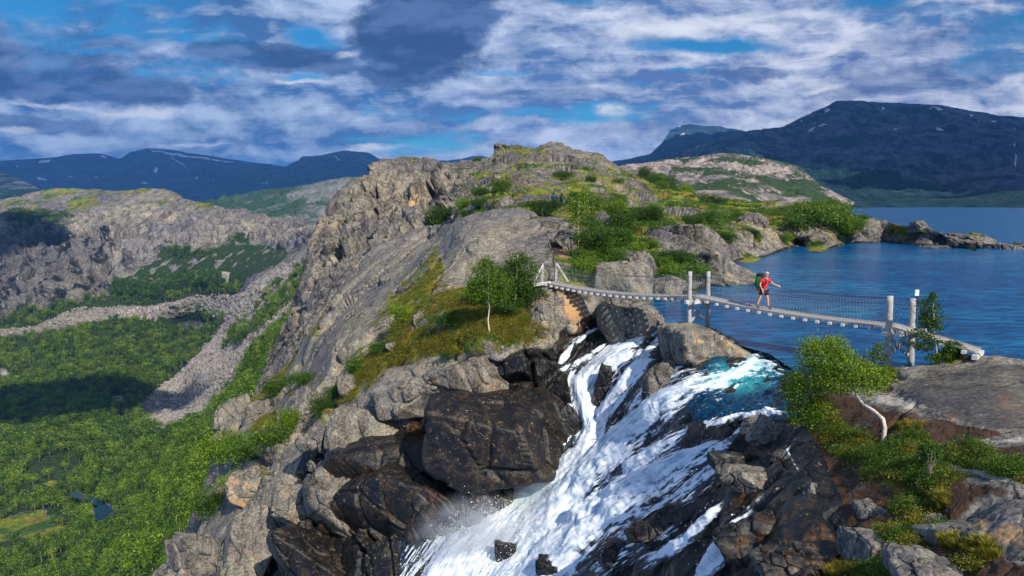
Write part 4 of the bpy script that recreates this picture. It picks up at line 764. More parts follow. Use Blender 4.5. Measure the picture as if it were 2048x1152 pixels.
    fo = n.ss(n.math('ADD', n.math('ADD', A[0], n.math('MULTIPLY', n.math('SUBTRACT', B[2], 0.5), 0.22)), n.math('ADD', n.math('MULTIPLY', n.math('SUBTRACT', nf_, 0.5), 0.5), n.math('MULTIPLY', n.math('SUBTRACT', fz_, 0.5), 0.7))), 0.10, 0.80)
    white = n.mix(n.ss(n.math('ADD', n.math('MULTIPLY', n.math('ADD', B[1], B[2]), 0.42), n.math('ADD', n.math('MULTIPLY', nf_, 0.45), n.math('MULTIPLY', fz_, 0.55))), 0.52, 1.12), (0.30, 0.42, 0.54), (0.88, 0.91, 0.94))
    white = n.mix(n.math('MULTIPLY', A[1], 0.75), white, (0.35, 0.74, 0.78))
    foam_b = n.new('ShaderNodeBsdfPrincipled', i={'Base Color': white, 'Roughness': 0.7, 'Specular IOR Level': 0.2, 'Normal': n.bump(n.math('ADD', n.math('MULTIPLY', nf_, 0.7), n.math('ADD', n.math('MULTIPLY', fz_, 0.4), n.math('MULTIPLY', B[2], 0.2))), 0.5, 0.03)})
    wc = n.mix(A[1], n.mix(n.ss(nf_, 0.4, 0.6), (0.0, 0.025, 0.07), (0.005, 0.06, 0.12)), (0.04, 0.36, 0.42))
    rip = n.bump(n.math('ADD', B[1], n.noise(n.mapping(co, scale=(1, 2, 1)), 3.5, 4, 0.6)), 0.6, 0.12)
    water_b = n.new('ShaderNodeBsdfPrincipled', i={'Base Color': wc, 'Roughness': 0.12, 'IOR': 1.33, 'Normal': rip})
    tr = n.new('ShaderNodeBsdfTransparent', i={0: (0.75, 0.85, 0.9)}); gl = n.new('ShaderNodeBsdfGlossy', i={'Color': (0.8, 0.9, 1), 'Roughness': 0.15, 'Normal': rip})
    clear = n.new('ShaderNodeMixShader', i={0: 0.10, 1: tr.outputs[0], 2: gl.outputs[0]})
    w_ = n.new('ShaderNodeMixShader', i={0: n.math('MULTIPLY', B[0], 0.93), 1: clear.outputs[0], 2: water_b.outputs[0]})
    f_ = n.new('ShaderNodeMixShader', i={0: fo, 1: w_.outputs[0], 2: foam_b.outputs[0]})
    edge = n.new('ShaderNodeMixShader', i={0: n.ss(A[2], 0.02, 0.2), 1: n.new('ShaderNodeBsdfTransparent').outputs[0], 2: f_.outputs[0]})
    n.l.new(edge.outputs[0], out.inputs[0])
    o = grid_mesh('waterfall', Pw.reshape(*sh0, 3), m, {'A': Aw, 'B': Bw}, keep=keep.reshape(sh0)); o['kind'] = 'structure'
    return Pw, foam, NN.reshape(-1, 3), x, y
FALLS = build_falls()
# ================================================================== boulders
_unit = {}
def ico(sub):
    if sub not in _unit:
        bm = bmesh.new(); bmesh.ops.create_icosphere(bm, subdivisions=sub, radius=1.0)
        _unit[sub] = (np.array([v.co[:] for v in bm.verts]), np.array([[v.index for v in f.verts] for f in bm.faces])); bm.free()
    return _unit[sub]
def mesh_obj(name, V, Fc, mat, attrs=None, parent=None, smooth=True):
    me = bpy.data.meshes.new(name); Fc = np.asarray(Fc); k = Fc.shape[1]
    me.vertices.add(len(V)); me.vertices.foreach_set('co', np.asarray(V, np.float32).ravel())
    me.loops.add(Fc.size); me.loops.foreach_set('vertex_index', Fc.astype(np.int32).ravel())
    me.polygons.add(len(Fc)); me.polygons.foreach_set('loop_start', (np.arange(len(Fc)) * k).astype(np.int32))
    me.polygons.foreach_set('use_smooth', np.full(len(Fc), smooth)); me.update(calc_edges=True)
    for a, b in (attrs or {}).items():
        c4 = np.ones((len(V), 4), np.float32); b = np.asarray(b).reshape(len(V), -1); c4[:, :b.shape[1]] = b
        ca = me.color_attributes.new(a, 'FLOAT_COLOR', 'POINT'); ca.data.foreach_set('color', c4.ravel())
    if mat: me.materials.append(mat)
    o = bpy.data.objects.new(name, me); C.objects.link(o)
    if parent is not None: o.parent = parent
    return o
def wet_bed(px, py): return px < 1700
def boulder(label, px, py, Y, w, h, d, rz=0, tilt=0, pitch=0, n_=14, seed=0, wet=0.0, stain=0.0, moss=0.0, round_=0.12, group=None, mat=None, sub=6, name='boulder', zadd=0.0, rough=1.0):
    """w, h: size in picture px at distance Y; d: depth in m"""
    rng = np.random.default_rng(seed); V, Fc = ico(sub)
    if px < 1010 and 740 < py and sub == 6 and w < 200: w, h, d = w * 1.28, h * 1.22, d * 1.1; wet = max(wet, 0.3 if px > 560 and py > 900 else wet)
    if px > 1420 and py > 830 and wet_bed(px, py): k_ = float(L1.depth([px], [py])[0]) + 0.1; w, h, d, Y = w, h, d * k_ / Y, k_
    a = w * Y / F / 2; c = h * Y / F / 2; b = d / 2
    nn_ = rng.normal(size=(n_, 3)); nn_ /= np.linalg.norm(nn_, axis=1)[:, None]
    nn_ = np.concatenate([nn_, [[0, 0, -1], [0, 0, 1], [1, 0, 0], [-1, 0, 0], [0, -1, 0], [0, 1, 0]]]); dd = np.concatenate([rng.uniform(0.58, 0.96, n_), np.full(6, 0.97)])
    dots = np.clip(V @ nn_.T, 1e-3, None); round_ = 0.012 + round_ * 0.3; r = dd[None] / dots
    r = -round_ * np.log(np.exp(-np.clip(r, 0, 6) / round_).sum(1)) + 0.03 * 1
    P = V * r[:, None] * np.array([a, b, c])
    M = rotm(0, 0, rz) @ rotm(0, tilt, 0) @ rotm(pitch, 0, 0); P = P @ M.T
    Nn = V @ M.T; s_ = (a * b * c) ** (1 / 3)
    cen = at(px, py, Y); Pw = P + np.array(cen)
    P = P + Nn * (s_ * rough * (0.13 * fbm(Pw, s_ * 0.9, 5, 0.5, seed=seed) + 0.15 * blocksd(Pw, s_ * 0.6, (0.3, -0.3, -0.9), 2, seed + 3, tilt=0.7, crack=0.08, step=0.5)))[:, None]
    up = Nn[:, 2]; mn = fbm(Pw, 0.8, 4, seed=seed + 9)
    A = np.stack([np.clip(moss * (0.5 + 0.7 * sstep(up, 0.2, 0.9)) + moss * 0.5 * mn, 0, 1), np.clip(wet * np.ones(len(P)) + 0.45 * mn * (wet > 0), 0, 1), np.clip(stain * (0.7 + 1.2 * mn), 0, 1)], 1)
    o = mesh_obj(name, P, Fc, mat or M_near, {'A': A, 'B': np.zeros((len(P), 3))})
    o.location = (cen.x, cen.y, cen.z + zadd)
    tag(o, label, 'boulder', group)
    return o
boulder('smooth rounded rock that carries the middle bridge tower', 1400, 716, 34.2, 176, 150, 5.2, rz=12, n_=8, seed=11, stain=0.45, round_=0.22, rough=0.5)
boulder('brown ridge of wet rock running down left from the middle tower rock', 1335, 775, 32.6, 150, 110, 3.4, rz=-30, tilt=-38, n_=8, seed=10, wet=0.42, stain=0.1, round_=0.2, rough=0.6, zadd=-0.2)
boulder('dark rounded boulder between the lake and the top of the falls', 1258, 665, 40.4, 138, 120, 4.0, rz=8, n_=8, seed=12, wet=0.22, round_=0.2, rough=0.6)
boulder('small brown rock at the water edge right of the dark rounded boulder', 1318, 644, 40.6, 30, 30, 0.9, seed=13, stain=0.3)
boulder('orange and grey boulder on which the bridge shadow falls', 1122, 625, 42.3, 118, 108, 3.4, rz=-25, tilt=28, n_=9, seed=14, stain=0.62, round_=0.08, rough=0.6)
boulder('grey lichened boulder at the left foot of the orange boulder', 1076, 636, 40.2, 60, 62, 1.8, rz=20, tilt=10, n_=9, seed=15, stain=0.1, moss=0.15)
boulder('huge black block beside the plunge pool of the falls', 1034, 868, 36.8, 340, 182, 6.6, rz=-8, tilt=2, n_=11, seed=16, wet=0.8, stain=0.08, round_=0.09, rough=0.55)
boulder('long black slab below and left of the huge black block', 800, 920, 38.4, 300, 90, 4.5, rz=6, tilt=-8, n_=8, seed=17, wet=0.75, stain=0.08, round_=0.1, rough=0.6)
boulder('rounded grey brown boulder at the left end of the ledge above the black slab', 745, 850, 41.2, 132, 76, 3.0, rz=-10, tilt=4, n_=8, seed=18, wet=0.12, stain=0.12, round_=0.14, rough=0.5)
boulder('steep grey face of rock between the moss and the huge black block', 865, 775, 40.4, 170, 100, 3.4, rz=-20, tilt=-18, n_=9, seed=19, wet=0.15, round_=0.08, rough=0.6)
boulder('dark brown block below the mossy ledge with the white trunk', 965, 765, 39.4, 130, 90, 3.0, rz=-20, tilt=-24, n_=9, seed=20, wet=0.34, stain=0.35, round_=0.08, rough=0.6)
boulder('flat layered rock left of the rounded grey brown boulder', 660, 872, 42.0, 100, 34, 2.6, rz=10, tilt=-6, n_=10, seed=21, wet=0.25, round_=0.06)
boulder('large grey brown boulder leaning left above the black rocks', 672, 1000, 38.4, 120, 140, 3.2, rz=-15, tilt=34, n_=13, seed=22, wet=0.36, round_=0.1, rough=0.6)
boulder('broad black boulder with orange lichen on its shoulder', 775, 1015, 36.9, 175, 165, 3.6, rz=-10, tilt=14, n_=9, seed=23, wet=0.8, stain=0.12, round_=0.09, rough=0.7)
for k, (x, y, ti, lb) in enumerate([(858, 1050, 26, 'first black leaning slab right of the broad black boulder'), (905, 1040, 30, 'second black leaning slab right of the broad black boulder'), (950, 1010, 30, 'third black leaning slab right of the broad black boulder, wetted by spray'), (985, 975, 24, 'black leaning slab right at the edge of the white water')]):
    boulder(lb, x, y, 35.6 - 0.05 * k, 52, 170 - 14 * k, 2.6, rz=-12, tilt=-ti, n_=8, seed=30 + k, wet=0.6, stain=0.12, round_=0.06, group='black leaning slabs left of the white water', rough=0.7)
boulder('brown cracked block with pale streaks left of the leaning grey brown boulder', 590, 1020, 39.8, 76, 74, 2.2, rz=20, tilt=12, wet=0.3, n_=12, seed=36, stain=0.4, round_=0.06)
boulder('long smooth grey slab in the lower left corner of the cliff', 508, 1095, 41.0, 150, 120, 3.4, rz=-5, tilt=-38, n_=7, seed=37, round_=0.06, rough=0.6, wet=0.3)
boulder('brown knobbly rock left of the long grey slab', 405, 1110, 42.6, 96, 104, 2.8, rz=12, tilt=-20, n_=10, seed=38, wet=0.28, stain=0.25, moss=0.2, round_=0.08)
boulder('orange brown tilted slab among shrubs on the left edge of the cliff', 500, 968, 47.0, 70, 60, 2.2, rz=10, tilt=34, n_=8, seed=39, stain=0.55, round_=0.05)
boulder('black cracked rock at the bottom between the grey slab and the broad black boulder', 620, 1120, 37.0, 170, 110, 3.4, rz=-6, tilt=22, n_=10, seed=40, wet=0.75, stain=0.08, round_=0.07)
boulder('grey mossy block on the left skyline of the cliff above the wood', 478, 850, 58.5, 70, 84, 3.4, rz=0, tilt=-25, n_=8, seed=41, moss=0.3, round_=0.06)
boulder('dark pointed rock beside the mossy block on the left skyline', 508, 836, 56.5, 36, 60, 2.0, rz=30, tilt=10, n_=8, seed=42, wet=0.3, round_=0.05)
boulder('grey wedge shaped boulder standing in the stream right of the falls', 1536, 880, 24.3, 92, 76, 1.5, rz=-18, tilt=24, n_=7, seed=50, stain=0.15, round_=0.05, rough=0.6)
boulder('flat brown rock behind the grey wedge boulder', 1508, 852, 24.9, 66, 30, 0.9, rz=10, n_=8, seed=51, stain=0.1, wet=0.1, round_=0.07)
boulder('wide dark flat slab in the stream below the grey wedge boulder', 1510, 962, 22.4, 190, 50, 1.8, rz=-6, tilt=8, n_=9, seed=52, wet=0.28, round_=0.06, rough=0.8)
boulder('black jagged rock between the wedge boulder and the wide flat slab', 1478, 925, 23.2, 120, 36, 1.0, rz=8, n_=10, seed=53, wet=0.55, round_=0.05)
boulder('small black rock at the right foot of the wedge boulder', 1560, 915, 23.2, 56, 40, 0.8, rz=20, n_=9, seed=54, wet=0.5, round_=0.05)
boulder('small grey splinter of rock right of the wide flat slab', 1622, 985, 19.4, 36, 44, 0.5, rz=30, tilt=22, n_=7, seed=55, wet=0.15, round_=0.05)
boulder('rounded grey rock where the wet slab meets the moss', 1748, 1022, 15.2, 70, 40, 0.7, rz=-10, n_=8, seed=56, wet=0.1, round_=0.12)
boulder('pale grey boulder with white lichen at the bottom edge of the moss', 1745, 1100, 13.6, 116, 74, 1.2, rz=-12, tilt=-8, n_=8, seed=57, round_=0.1)
boulder('small smooth pale rock in the peat hollow on the right', 1926, 1000, 13.9, 34, 40, 0.4, rz=12, n_=6, seed=58, round_=0.16)
boulder('big grey boulder with orange lichen at the lower right edge', 1990, 1082, 12.6, 220, 110, 2.2, rz=12, tilt=6, n_=7, seed=59, stain=0.36, round_=0.1, rough=0.45)
boulder('grey flat boulder at the bottom edge below the orange lichen boulder', 1865, 1150, 11.4, 150, 60, 1.4, rz=-10, n_=8, seed=60, round_=0.1)
boulder('brown mossy stone beside the peat hollow', 1870, 1040, 13.6, 56, 30, 0.5, rz=0, n_=7, seed=61, stain=0.5, moss=0.35, round_=0.14)
boulder('black rock tip sticking out of the white water at the bottom', 1015, 1125, 31.4, 50, 48, 1.2, rz=10, n_=8, seed=62, wet=0.7, round_=0.06, zadd=0.4)
boulder('black rock at the bottom edge right of the white water', 1118, 1160, 28.4, 90, 70, 1.6, rz=-8, n_=8, seed=63, wet=0.7, round_=0.08, zadd=0.3)
boulder('dark rock island splitting the left branch of the falls', 1205, 775, 36.9, 40, 96, 1.3, rz=-10, tilt=22, n_=8, seed=64, wet=0.65, round_=0.08)
boulder('dark rock rib between the two main branches of the falls', 1262, 838, 34.2, 50, 120, 1.8, rz=-14, tilt=34, n_=8, seed=65, wet=0.65, round_=0.08)
boulder('black ledge breaking through the middle of the spreading white water', 1345, 905, 29.0, 90, 34, 1.6, rz=-25, tilt=-26, n_=9, seed=85, wet=0.75, round_=0.06)
boulder('low black rock awash at the lower right of the white water', 1235, 1105, 25.6, 120, 40, 1.8, rz=-25, tilt=-28, n_=9, seed=86, wet=0.75, round_=0.06)
boulder('black shelf of rock at the right edge of the spreading white sheet', 1345, 1040, 23.9, 150, 60, 2.4, rz=-30, tilt=-32, n_=9, seed=66, wet=0.62, stain=0.1, round_=0.07)
boulder('black rock ledge with rusty patch between the two small side cascades', 1500, 1080, 20.6, 130, 90, 2.2, rz=-20, tilt=-24, n_=9, seed=67, wet=0.6, stain=0.25, round_=0.07)
boulder('black bulge of rock left of the small upper side cascade', 1400, 1040, 22.6, 90, 90, 1.7, rz=-20, tilt=-36, n_=8, seed=68, wet=0.62, stain=0.15, round_=0.09)
boulder('black block at the lower right foot of the cascades', 1590, 1120, 17.4, 170, 70, 1.8, rz=8, n_=9, seed=69, wet=0.55, stain=0.2, round_=0.07)
boulder('dark smooth boulder half covered by green water behind the rocks of the right bank', 1600, 765, 26.4, 70, 40, 1.4, rz=0, n_=8, seed=70, wet=0.6, round_=0.1)
boulder('big rounded grey rock behind the first bridge span', 1248, 582, 48.4, 116, 120, 4.4, rz=-10, n_=8, seed=71, moss=0.1, stain=0.15, round_=0.18, rough=0.6)
boulder('smaller grey rock right of the big rounded rock behind the first span', 1322, 582, 49.5, 60, 70, 2.4, rz=15, tilt=20, n_=8, seed=72, round_=0.1)
boulder('smooth brown slab sloping into the lake behind the middle tower', 1420, 565, 60, 130, 90, 6.0, rz=18, tilt=24, n_=6, seed=73, stain=0.2, round_=0.12, rough=0.35, mat=M_mid)
boulder('brown whaleback slab above the sloping slab by the lake', 1365, 490, 76, 110, 74, 8.0, rz=20, tilt=28, n_=7, seed=74, stain=0.12, round_=0.14, rough=0.5, mat=M_mid)
boulder('rock knob on the skyline at the left end of the summit', 1014, 305, 258, 56, 40, 11, rz=0, n_=8, seed=75, moss=0.1, mat=M_mid, round_=0.1)
boulder('rounded rock beside the two hikers and the small birch', 1210, 450, 74, 50, 44, 2.6, rz=10, tilt=30, n_=7, seed=76, stain=0.25, mat=M_mid, round_=0.14)
boulder('dark overhanging rock beside the path above the bridge', 1128, 482, 58, 40, 50, 2.0, rz=0, n_=8, seed=77, wet=0.35, mat=M_mid)
boulder('pale rock with yellow lichen above the first span', 1262, 528, 56, 60, 60, 3.0, rz=30, tilt=-30, n_=9, seed=78, moss=0.2, mat=M_mid)
boulder('dark rock among shrubs in the middle of the peninsula', 1505, 440, 108, 60, 26, 5, rz=0, n_=10, seed=79, moss=0.3, wet=0.2, mat=M_mid)
boulder('square topped island with a tuft of grass off the end of the peninsula', 1942, 486, 107, 84, 40, 5.0, rz=0, n_=9, seed=80, moss=0.42, mat=M_mid, name='rock_island', rough=1.4)
boulder('low flat rock island at the right edge of the picture', 2030, 496, 105, 150, 26, 4.0, rz=0, n_=10, seed=81, moss=0.25, mat=M_mid, name='rock_island', rough=1.6)
boulder('thin low skerry just off the end of the peninsula', 1870, 494, 107, 70, 9, 2.5, rz=0, n_=10, seed=82, wet=0.4, mat=M_mid, name='rock_island')
boulder('rounded pale knob with pink rock near the end of the peninsula', 1838, 455, 114, 40, 26, 3.0, n_=8, seed=83, stain=0.2, moss=0.2, mat=M_mid)
SUNK = ['square lichened block in the moss under the dome rock', 'tilted grey block near the bright low bush on the mossy slope', 'leaning block between the mossy notch and the bare slab edge', 'small round block at the foot of the dome rock, low in the moss',
 'lichened block on the mossy ledge beside the small ledge bush', 'low flat stone just right of the white birch trunk', 'grey block below the mossy notch on the left edge of the cliff', 'small block between the orange brown slab and the spreading bush', 'dark block wedged under the flat layered rock', 'long low block lying on the pale ledge above the black slab']
for k, (x, y, w, h, t_) in enumerate([(840, 640, 44, 40, 20), (700, 770, 60, 50, -30), (610, 800, 70, 60, -35), (790, 690, 36, 26, 10), (905, 655, 40, 34, 10), (1000, 690, 36, 20, 0), (560, 900, 60, 44, -25), (540, 960, 40, 34, 10), (640, 930, 50, 34, 20), (790, 860, 90, 24, -6)]):
    Yk = float(L1.depth([x], [y])[0])
    boulder(SUNK[k], x, y + 4, Yk + 0.2, w, h, w * Yk / F * 0.9, rz=40 * math.sin(k * 2.1), tilt=t_, n_=9, seed=100 + k, stain=0.12, wet=0.12 * (k % 2), round_=0.08, sub=5, group='blocks half sunk in the mossy slope')

# ================================================================== simple solid parts
def beam(bm, a, b, w, h, up=(0, 0, 1)):
    a = Vector(a); b = Vector(b); d = (b - a).normalized(); s_ = d.cross(Vector(up))
    if s_.length < 1e-4: s_ = d.cross(Vector((1, 0, 0)))
    s_.normalize(); t = s_.cross(d); vs = []
    for p in (a, b):
        for i, j in ((-1, -1), (1, -1), (1, 1), (-1, 1)): vs.append(bm.verts.new(p + s_ * (i * w / 2) + t * (j * h / 2)))
    for q in ((3, 2, 1, 0), (4, 5, 6, 7), (0, 1, 5, 4), (1, 2, 6, 5), (2, 3, 7, 6), (3, 0, 4, 7)): bm.faces.new([vs[k] for k in q])
def tube(bm, pts, rad, seg=6):
    pts = [Vector(p) for p in pts]; rad = [rad] * len(pts) if not hasattr(rad, '__len__') else rad; rings = []
    prev = None
    for i, p in enumerate(pts):
        d = (pts[min(i + 1, len(pts) - 1)] - pts[max(i - 1, 0)]).normalized()
        if prev is None: x = d.orthogonal().normalized()
        else: x = (prev - d * prev.dot(d)).normalized()
        prev = x; y = d.cross(x)
        rings.append([bm.verts.new(p + (x * math.cos(2 * math.pi * k / seg) + y * math.sin(2 * math.pi * k / seg)) * rad[i]) for k in range(seg)])
    for a, b in zip(rings[:-1], rings[1:]):
        for k in range(seg): bm.faces.new((a[k], a[(k + 1) % seg], b[(k + 1) % seg], b[k]))
    bm.faces.new(rings[0][::-1]); bm.faces.new(rings[-1])
def bobj(name, bm, mat, parent=None, bevel=0, smooth=False):
    if bevel: bmesh.ops.bevel(bm, geom=list(bm.edges), offset=bevel, segments=1, affect='EDGES')
    me = bpy.data.meshes.new(name); bm.to_mesh(me); bm.free(); me.materials.append(mat)
    for p in me.polygons: p.use_smooth = smooth
    o = bpy.data.objects.new(name, me); C.objects.link(o)
    if parent is not None: o.parent = parent
    return o
def simple_mat(name, c, rough=0.8, var=0.25, sc=6.0, spec=0.3, metal=0.0, bump=0.3, aniso=(1, 1, 1)):
    m, n, out = new_mat(name); co = n.mapping(n.new('ShaderNodeTexCoord').outputs['Object'], scale=aniso)
    v = n.noise(co, sc, 6, 0.7); c2 = tuple(x * (1 - var) for x in c); c3 = tuple(min(1, x * (1 + var)) for x in c)
    bs = n.new('ShaderNodeBsdfPrincipled', i={'Base Color': n.mix(n.ss(v, 0.3, 0.7), c2, c3), 'Roughness': rough, 'Specular IOR Level': spec, 'Metallic': metal, 'Normal': n.bump(v, bump, 0.01)})
    n.l.new(bs.outputs[0], out.inputs[0]); return m
M_wood = simple_mat('weathered_wood', (0.42, 0.40, 0.385), 0.8, 0.32, 9)
M_plank = simple_mat('plank_wood', (0.36, 0.325, 0.30), 0.8, 0.3, 7)
M_jend = simple_mat('pale_cut_wood', (0.60, 0.59, 0.57), 0.7, 0.15, 12)
M_wire = simple_mat('galvanised_wire', (0.10, 0.11, 0.12), 0.5, 0.1, 20, metal=0.6)
M_net = simple_mat('fence_wire', (0.32, 0.36, 0.36), 0.5, 0.1, 20, metal=0.3)

# ================================================================== the suspension bridge
def bridge():
    root = bpy.data.objects.new('footbridge', None); C.objects.link(root)
    A0 = at(1088, 566, 42.4); M0 = at(1387, 594, 34.75); B0 = at(1783, 655, 28.3); E0 = at(1952, 706, 25.9)
    n_ = Vector((0.66, 0.75, 0)).normalized(); root.location = (M0.x, M0.y, 0); base = Vector(root.location)
    tag(root, 'grey wooden suspension footbridge crossing the outlet of the lake above the falls', 'footbridge')
    def deck(t):            # 0..1 first span, 1..2 second, 2..2.6 the ramp
        if t <= 1: p = A0.lerp(M0, t); p.z -= 4 * 0.26 * t * (1 - t)
        elif t <= 2: p = M0.lerp(B0, t - 1); p.z -= 4 * 0.16 * (t - 1) * (2 - t)
        else: p = B0.lerp(E0, (t - 2) / 0.4); p.z += 0.0
        return p - base
    W = 0.92
    LA = (M0 - A0).length; LB = (B0 - M0).length; LC = (E0 - B0).length
    ts = [(0.0, 1.0, LA), (1.0, 2.0, LB), (2.0, 2.4, LC)]
    # planks: boards along the bridge, with gaps
    bm = bmesh.new(); nb = 5
    for (t0, t1, L) in ts:
        ns = 16 if L > 5 else 6
        for k in range(nb):
            off = n_ * (W * (k + 0.5) / nb)
            for s_ in range(ns):
                a = deck(t0 + (t1 - t0) * s_ / ns) + off; b = deck(t0 + (t1 - t0) * (s_ + 1) / ns) + off
                beam(bm, a, b, W / nb * 0.80, 0.035)
    bobj('deck', bm, M_plank, root)
    js = []
    for (t0, t1, L) in ts:
        m_ = int(L / (0.43 if t0 < 1 else 0.5)) if t0 < 2 else 4
        for k in range(m_):
            t = t0 + (t1 - t0) * (k + 0.5) / m_; p = deck(t) + Vector((0, 0, -0.075))
            bm = bmesh.new(); beam(bm, p - n_ * 0.20, p + n_ * (W + 0.20), 0.13 if t0 < 2 else 0.16, 0.10); js.append(bobj('joist', bm, M_jend, root))
    bm = bmesh.new()                                        # edge rails under the deck's rim
    for off in (0.0, W):
        for (t0, t1, L) in ts:
            for s_ in range(12):
                beam(bm, deck(t0 + (t1 - t0) * s_ / 12) + n_ * off + Vector((0, 0, 0.02)), deck(t0 + (t1 - t0) * (s_ + 1) / 12) + n_ * off + Vector((0, 0, 0.02)), 0.045, 0.07)
    bobj('deck_edge_rail', bm, M_wood, root)
    def post(p0, p1, r, mat=M_wood):
        bm = bmesh.new(); k = 8; tube(bm, [Vector(p0).lerp(Vector(p1), i / k) + Vector((0.006 * math.sin(i * 2.0), 0, 0)) for i in range(k + 1)], [r * (1.06 - 0.12 * i / k) for i in range(k + 1)], 12)
        return bobj('post', bm, mat, root, smooth=True)
    tops = {}
    # middle tower
    for nm, (px, pt, pb, Y) in {'m0': (1380, 543, 655, 34.6), 'm1': (1417, 543, 655, 35.5)}.items():
        a = at(px - 2, pb, Y) - base; b = at(px, pt, Y) - base; post(a, b, 0.105); tops[nm] = b
    for nm, (px, pt, pb, Y) in {'r0': (1780, 592, 740, 28.1), 'r1': (1826, 597, 735, 29.0)}.items():
        a = at(px - 5, pb, Y) - base; b = at(px, pt, Y) - base; post(a, b, 0.13); tops[nm] = b
    for (a_, b_) in (('m0', 'm1'), ('r0', 'r1')):
        A_ = tops[a_]; B_ = tops[b_]; za = deck(1.0 if a_ == 'm0' else 2.0).z
        d_ = (B_ - A_); d_.z = 0
        for (x0, z0, x1, z1) in ((0, -0.25, 1, -1.25), (0, -1.2, 1, -0.2)):
            p = Vector((A_.x, A_.y, 0)) + d_ * x0 + Vector((0, 0, za + z0)); q = Vector((A_.x, A_.y, 0)) + d_ * x1 + Vector((0, 0, za + z1))
            off = Vector((-0.10, -0.12, 0)) if x0 == 0 and z0 > -1 else Vector((0.12, 0.12, 0)); bm = bmesh.new(); beam(bm, p + off, q + off, 0.045, 0.14); cb = bobj('cross_brace', bm, M_wood, root)
            for e_ in (p, q):
                bm = bmesh.new(); tube(bm, [e_ + off * 1.6, e_ + off * 1.0], 0.022, 8); bobj('bolt', bm, M_wire, cb)
        bm = bmesh.new(); p = Vector((A_.x, A_.y, za - 0.20)); beam(bm, p - d_ * 0.2, p + d_ * 1.2, 0.14, 0.16); bobj('crossbeam', bm, M_jend, root)
        bm = bmesh.new(); p = Vector((A_.x, A_.y, za - 0.20)) + Vector((0.3, -0.28, 0)); beam(bm, p - d_ * 0.15, p + d_ * 1.15, 0.12, 0.14); bobj('crossbeam', bm, M_jend, root)
    # left end: two short braced posts on a sill beam
    for nm, (px, pt, pb, Y, bx, by, bY) in {'l0': (1086, 527, 567, 42.3, 1066, 569, 41.6), 'l1': (1114, 526, 562, 43.2, 1137, 564, 42.6)}.items():
        a = at(px - 2, pb, Y) - base; b = at(px, pt, Y) - base; bm = bmesh.new(); beam(bm, a, b, 0.13, 0.13, (0, 1, 0)); bobj('post', bm, M_wood, root); tops[nm] = b
        bm = bmesh.new(); beam(bm, at(bx, by, bY) - base, b + Vector((0, 0, -0.04)), 0.08, 0.11, (0, 1, 0)); bobj('brace', bm, M_jend, root)
    bm = bmesh.new(); beam(bm, at(1066, 570, 41.6) - base, at(1100, 565, 42.4) - base, 0.16, 0.16); bobj('sill_beam', bm, M_jend, root)
    # hand cables, lower cables, netting
    seqs = {0: ['l0', 'm0', 'r0'], 1: ['l1', 'm1', 'r1']}
    for side, sq in seqs.items():
        off = n_ * (-0.10 if side == 0 else W + 0.10); rows = []
        bm = bmesh.new(); net = bmesh.new()
        for si, (a_, b_) in enumerate(zip(sq[:-1], sq[1:])):
            a = tops[a_] + Vector((0, 0, -0.06)); b = tops[b_] + Vector((0, 0, -0.06)); sag = 0.40 if si == 0 else 0.26
            def cable(t, f=1.0): p = a.lerp(b, t); p.z -= 4 * sag * t * (1 - t); return p
            tube(bm, [cable(k / 20) for k in range(21)], 0.011, 5)
            lo = lambda t: deck(si + t) + off + Vector((0, 0, 0.03))
            tube(bm, [cable(k / 20).lerp(lo(k / 20), 0.22) for k in range(21)], 0.008, 4)
            tube(bm, [lo(k / 20) + Vector((0, 0, -0.16)) for k in range(21)], 0.014, 5)
            m_ = int((LA if si == 0 else LB) / 0.125)
            for k in range(1, m_): tube(net, [cable(k / m_), lo(k / m_)], 0.0030, 3)
            for f_ in (0.4, 0.6, 0.8): tube(net, [cable(k / 20).lerp(lo(k / 20), f_) for k in range(21)], 0.002, 3)
        bobj('cable', bm, M_wire, root); bobj('netting', net, M_net, root)
    for tp, q in ((tops['r0'], at(1955, 711, 25.9)), (tops['r1'], at(2025, 716, 25.9)), (tops['l0'], at(1020, 572, 43.2)), (tops['l1'], at(1075, 560, 44.5))):
        bm = bmesh.new(); tube(bm, [tp, Vector(q) - base], 0.011, 5); bobj('stay_cable', bm, M_wire, root)
    for q in ((1955, 711, 25.9), (1990, 712, 26.4)):
        bm = bmesh.new(); p = at(*q) - base; tube(bm, [p + Vector((-.09, 0, .02)), p + Vector((0, 0, .09)), p + Vector((.09, 0, .02)), p + Vector((0, 0, -.05))], 0.018, 6); bobj('cable_anchor', bm, M_wire, root)
    bm = bmesh.new(); p = tops['r1'] + Vector((0.11, -0.05, 0.12)); beam(bm, p, p + Vector((0, 0, 0.24)), 0.15, 0.06, (0, 1, 0)); bobj('marker_plate', bm, simple_mat('white_plate', (0.8, 0.8, 0.8), 0.5, 0.03), root)
    bm = bmesh.new(); beam(bm, p + Vector((0.02, 0, -0.80)), p + Vector((0.02, 0, -0.02)), 0.06, 0.05, (0, 1, 0)); bobj('marker_bracket', bm, simple_mat('dark_bracket', (0.03, 0.015, 0.015), 0.6, 0.1), root)
    bm = bmesh.new(); e = deck(2.4) + n_ * (W / 2); beam(bm, e - n_ * 0.7 + Vector((0, 0, -0.14)), e + n_ * 0.7 + Vector((0, 0, -0.14)), 0.18, 0.16); bobj('ramp_sill', bm, M_jend, root)
    bpy.context.view_layer.update()
    return deck, base, n_
DECK, BBASE, BN = bridge()

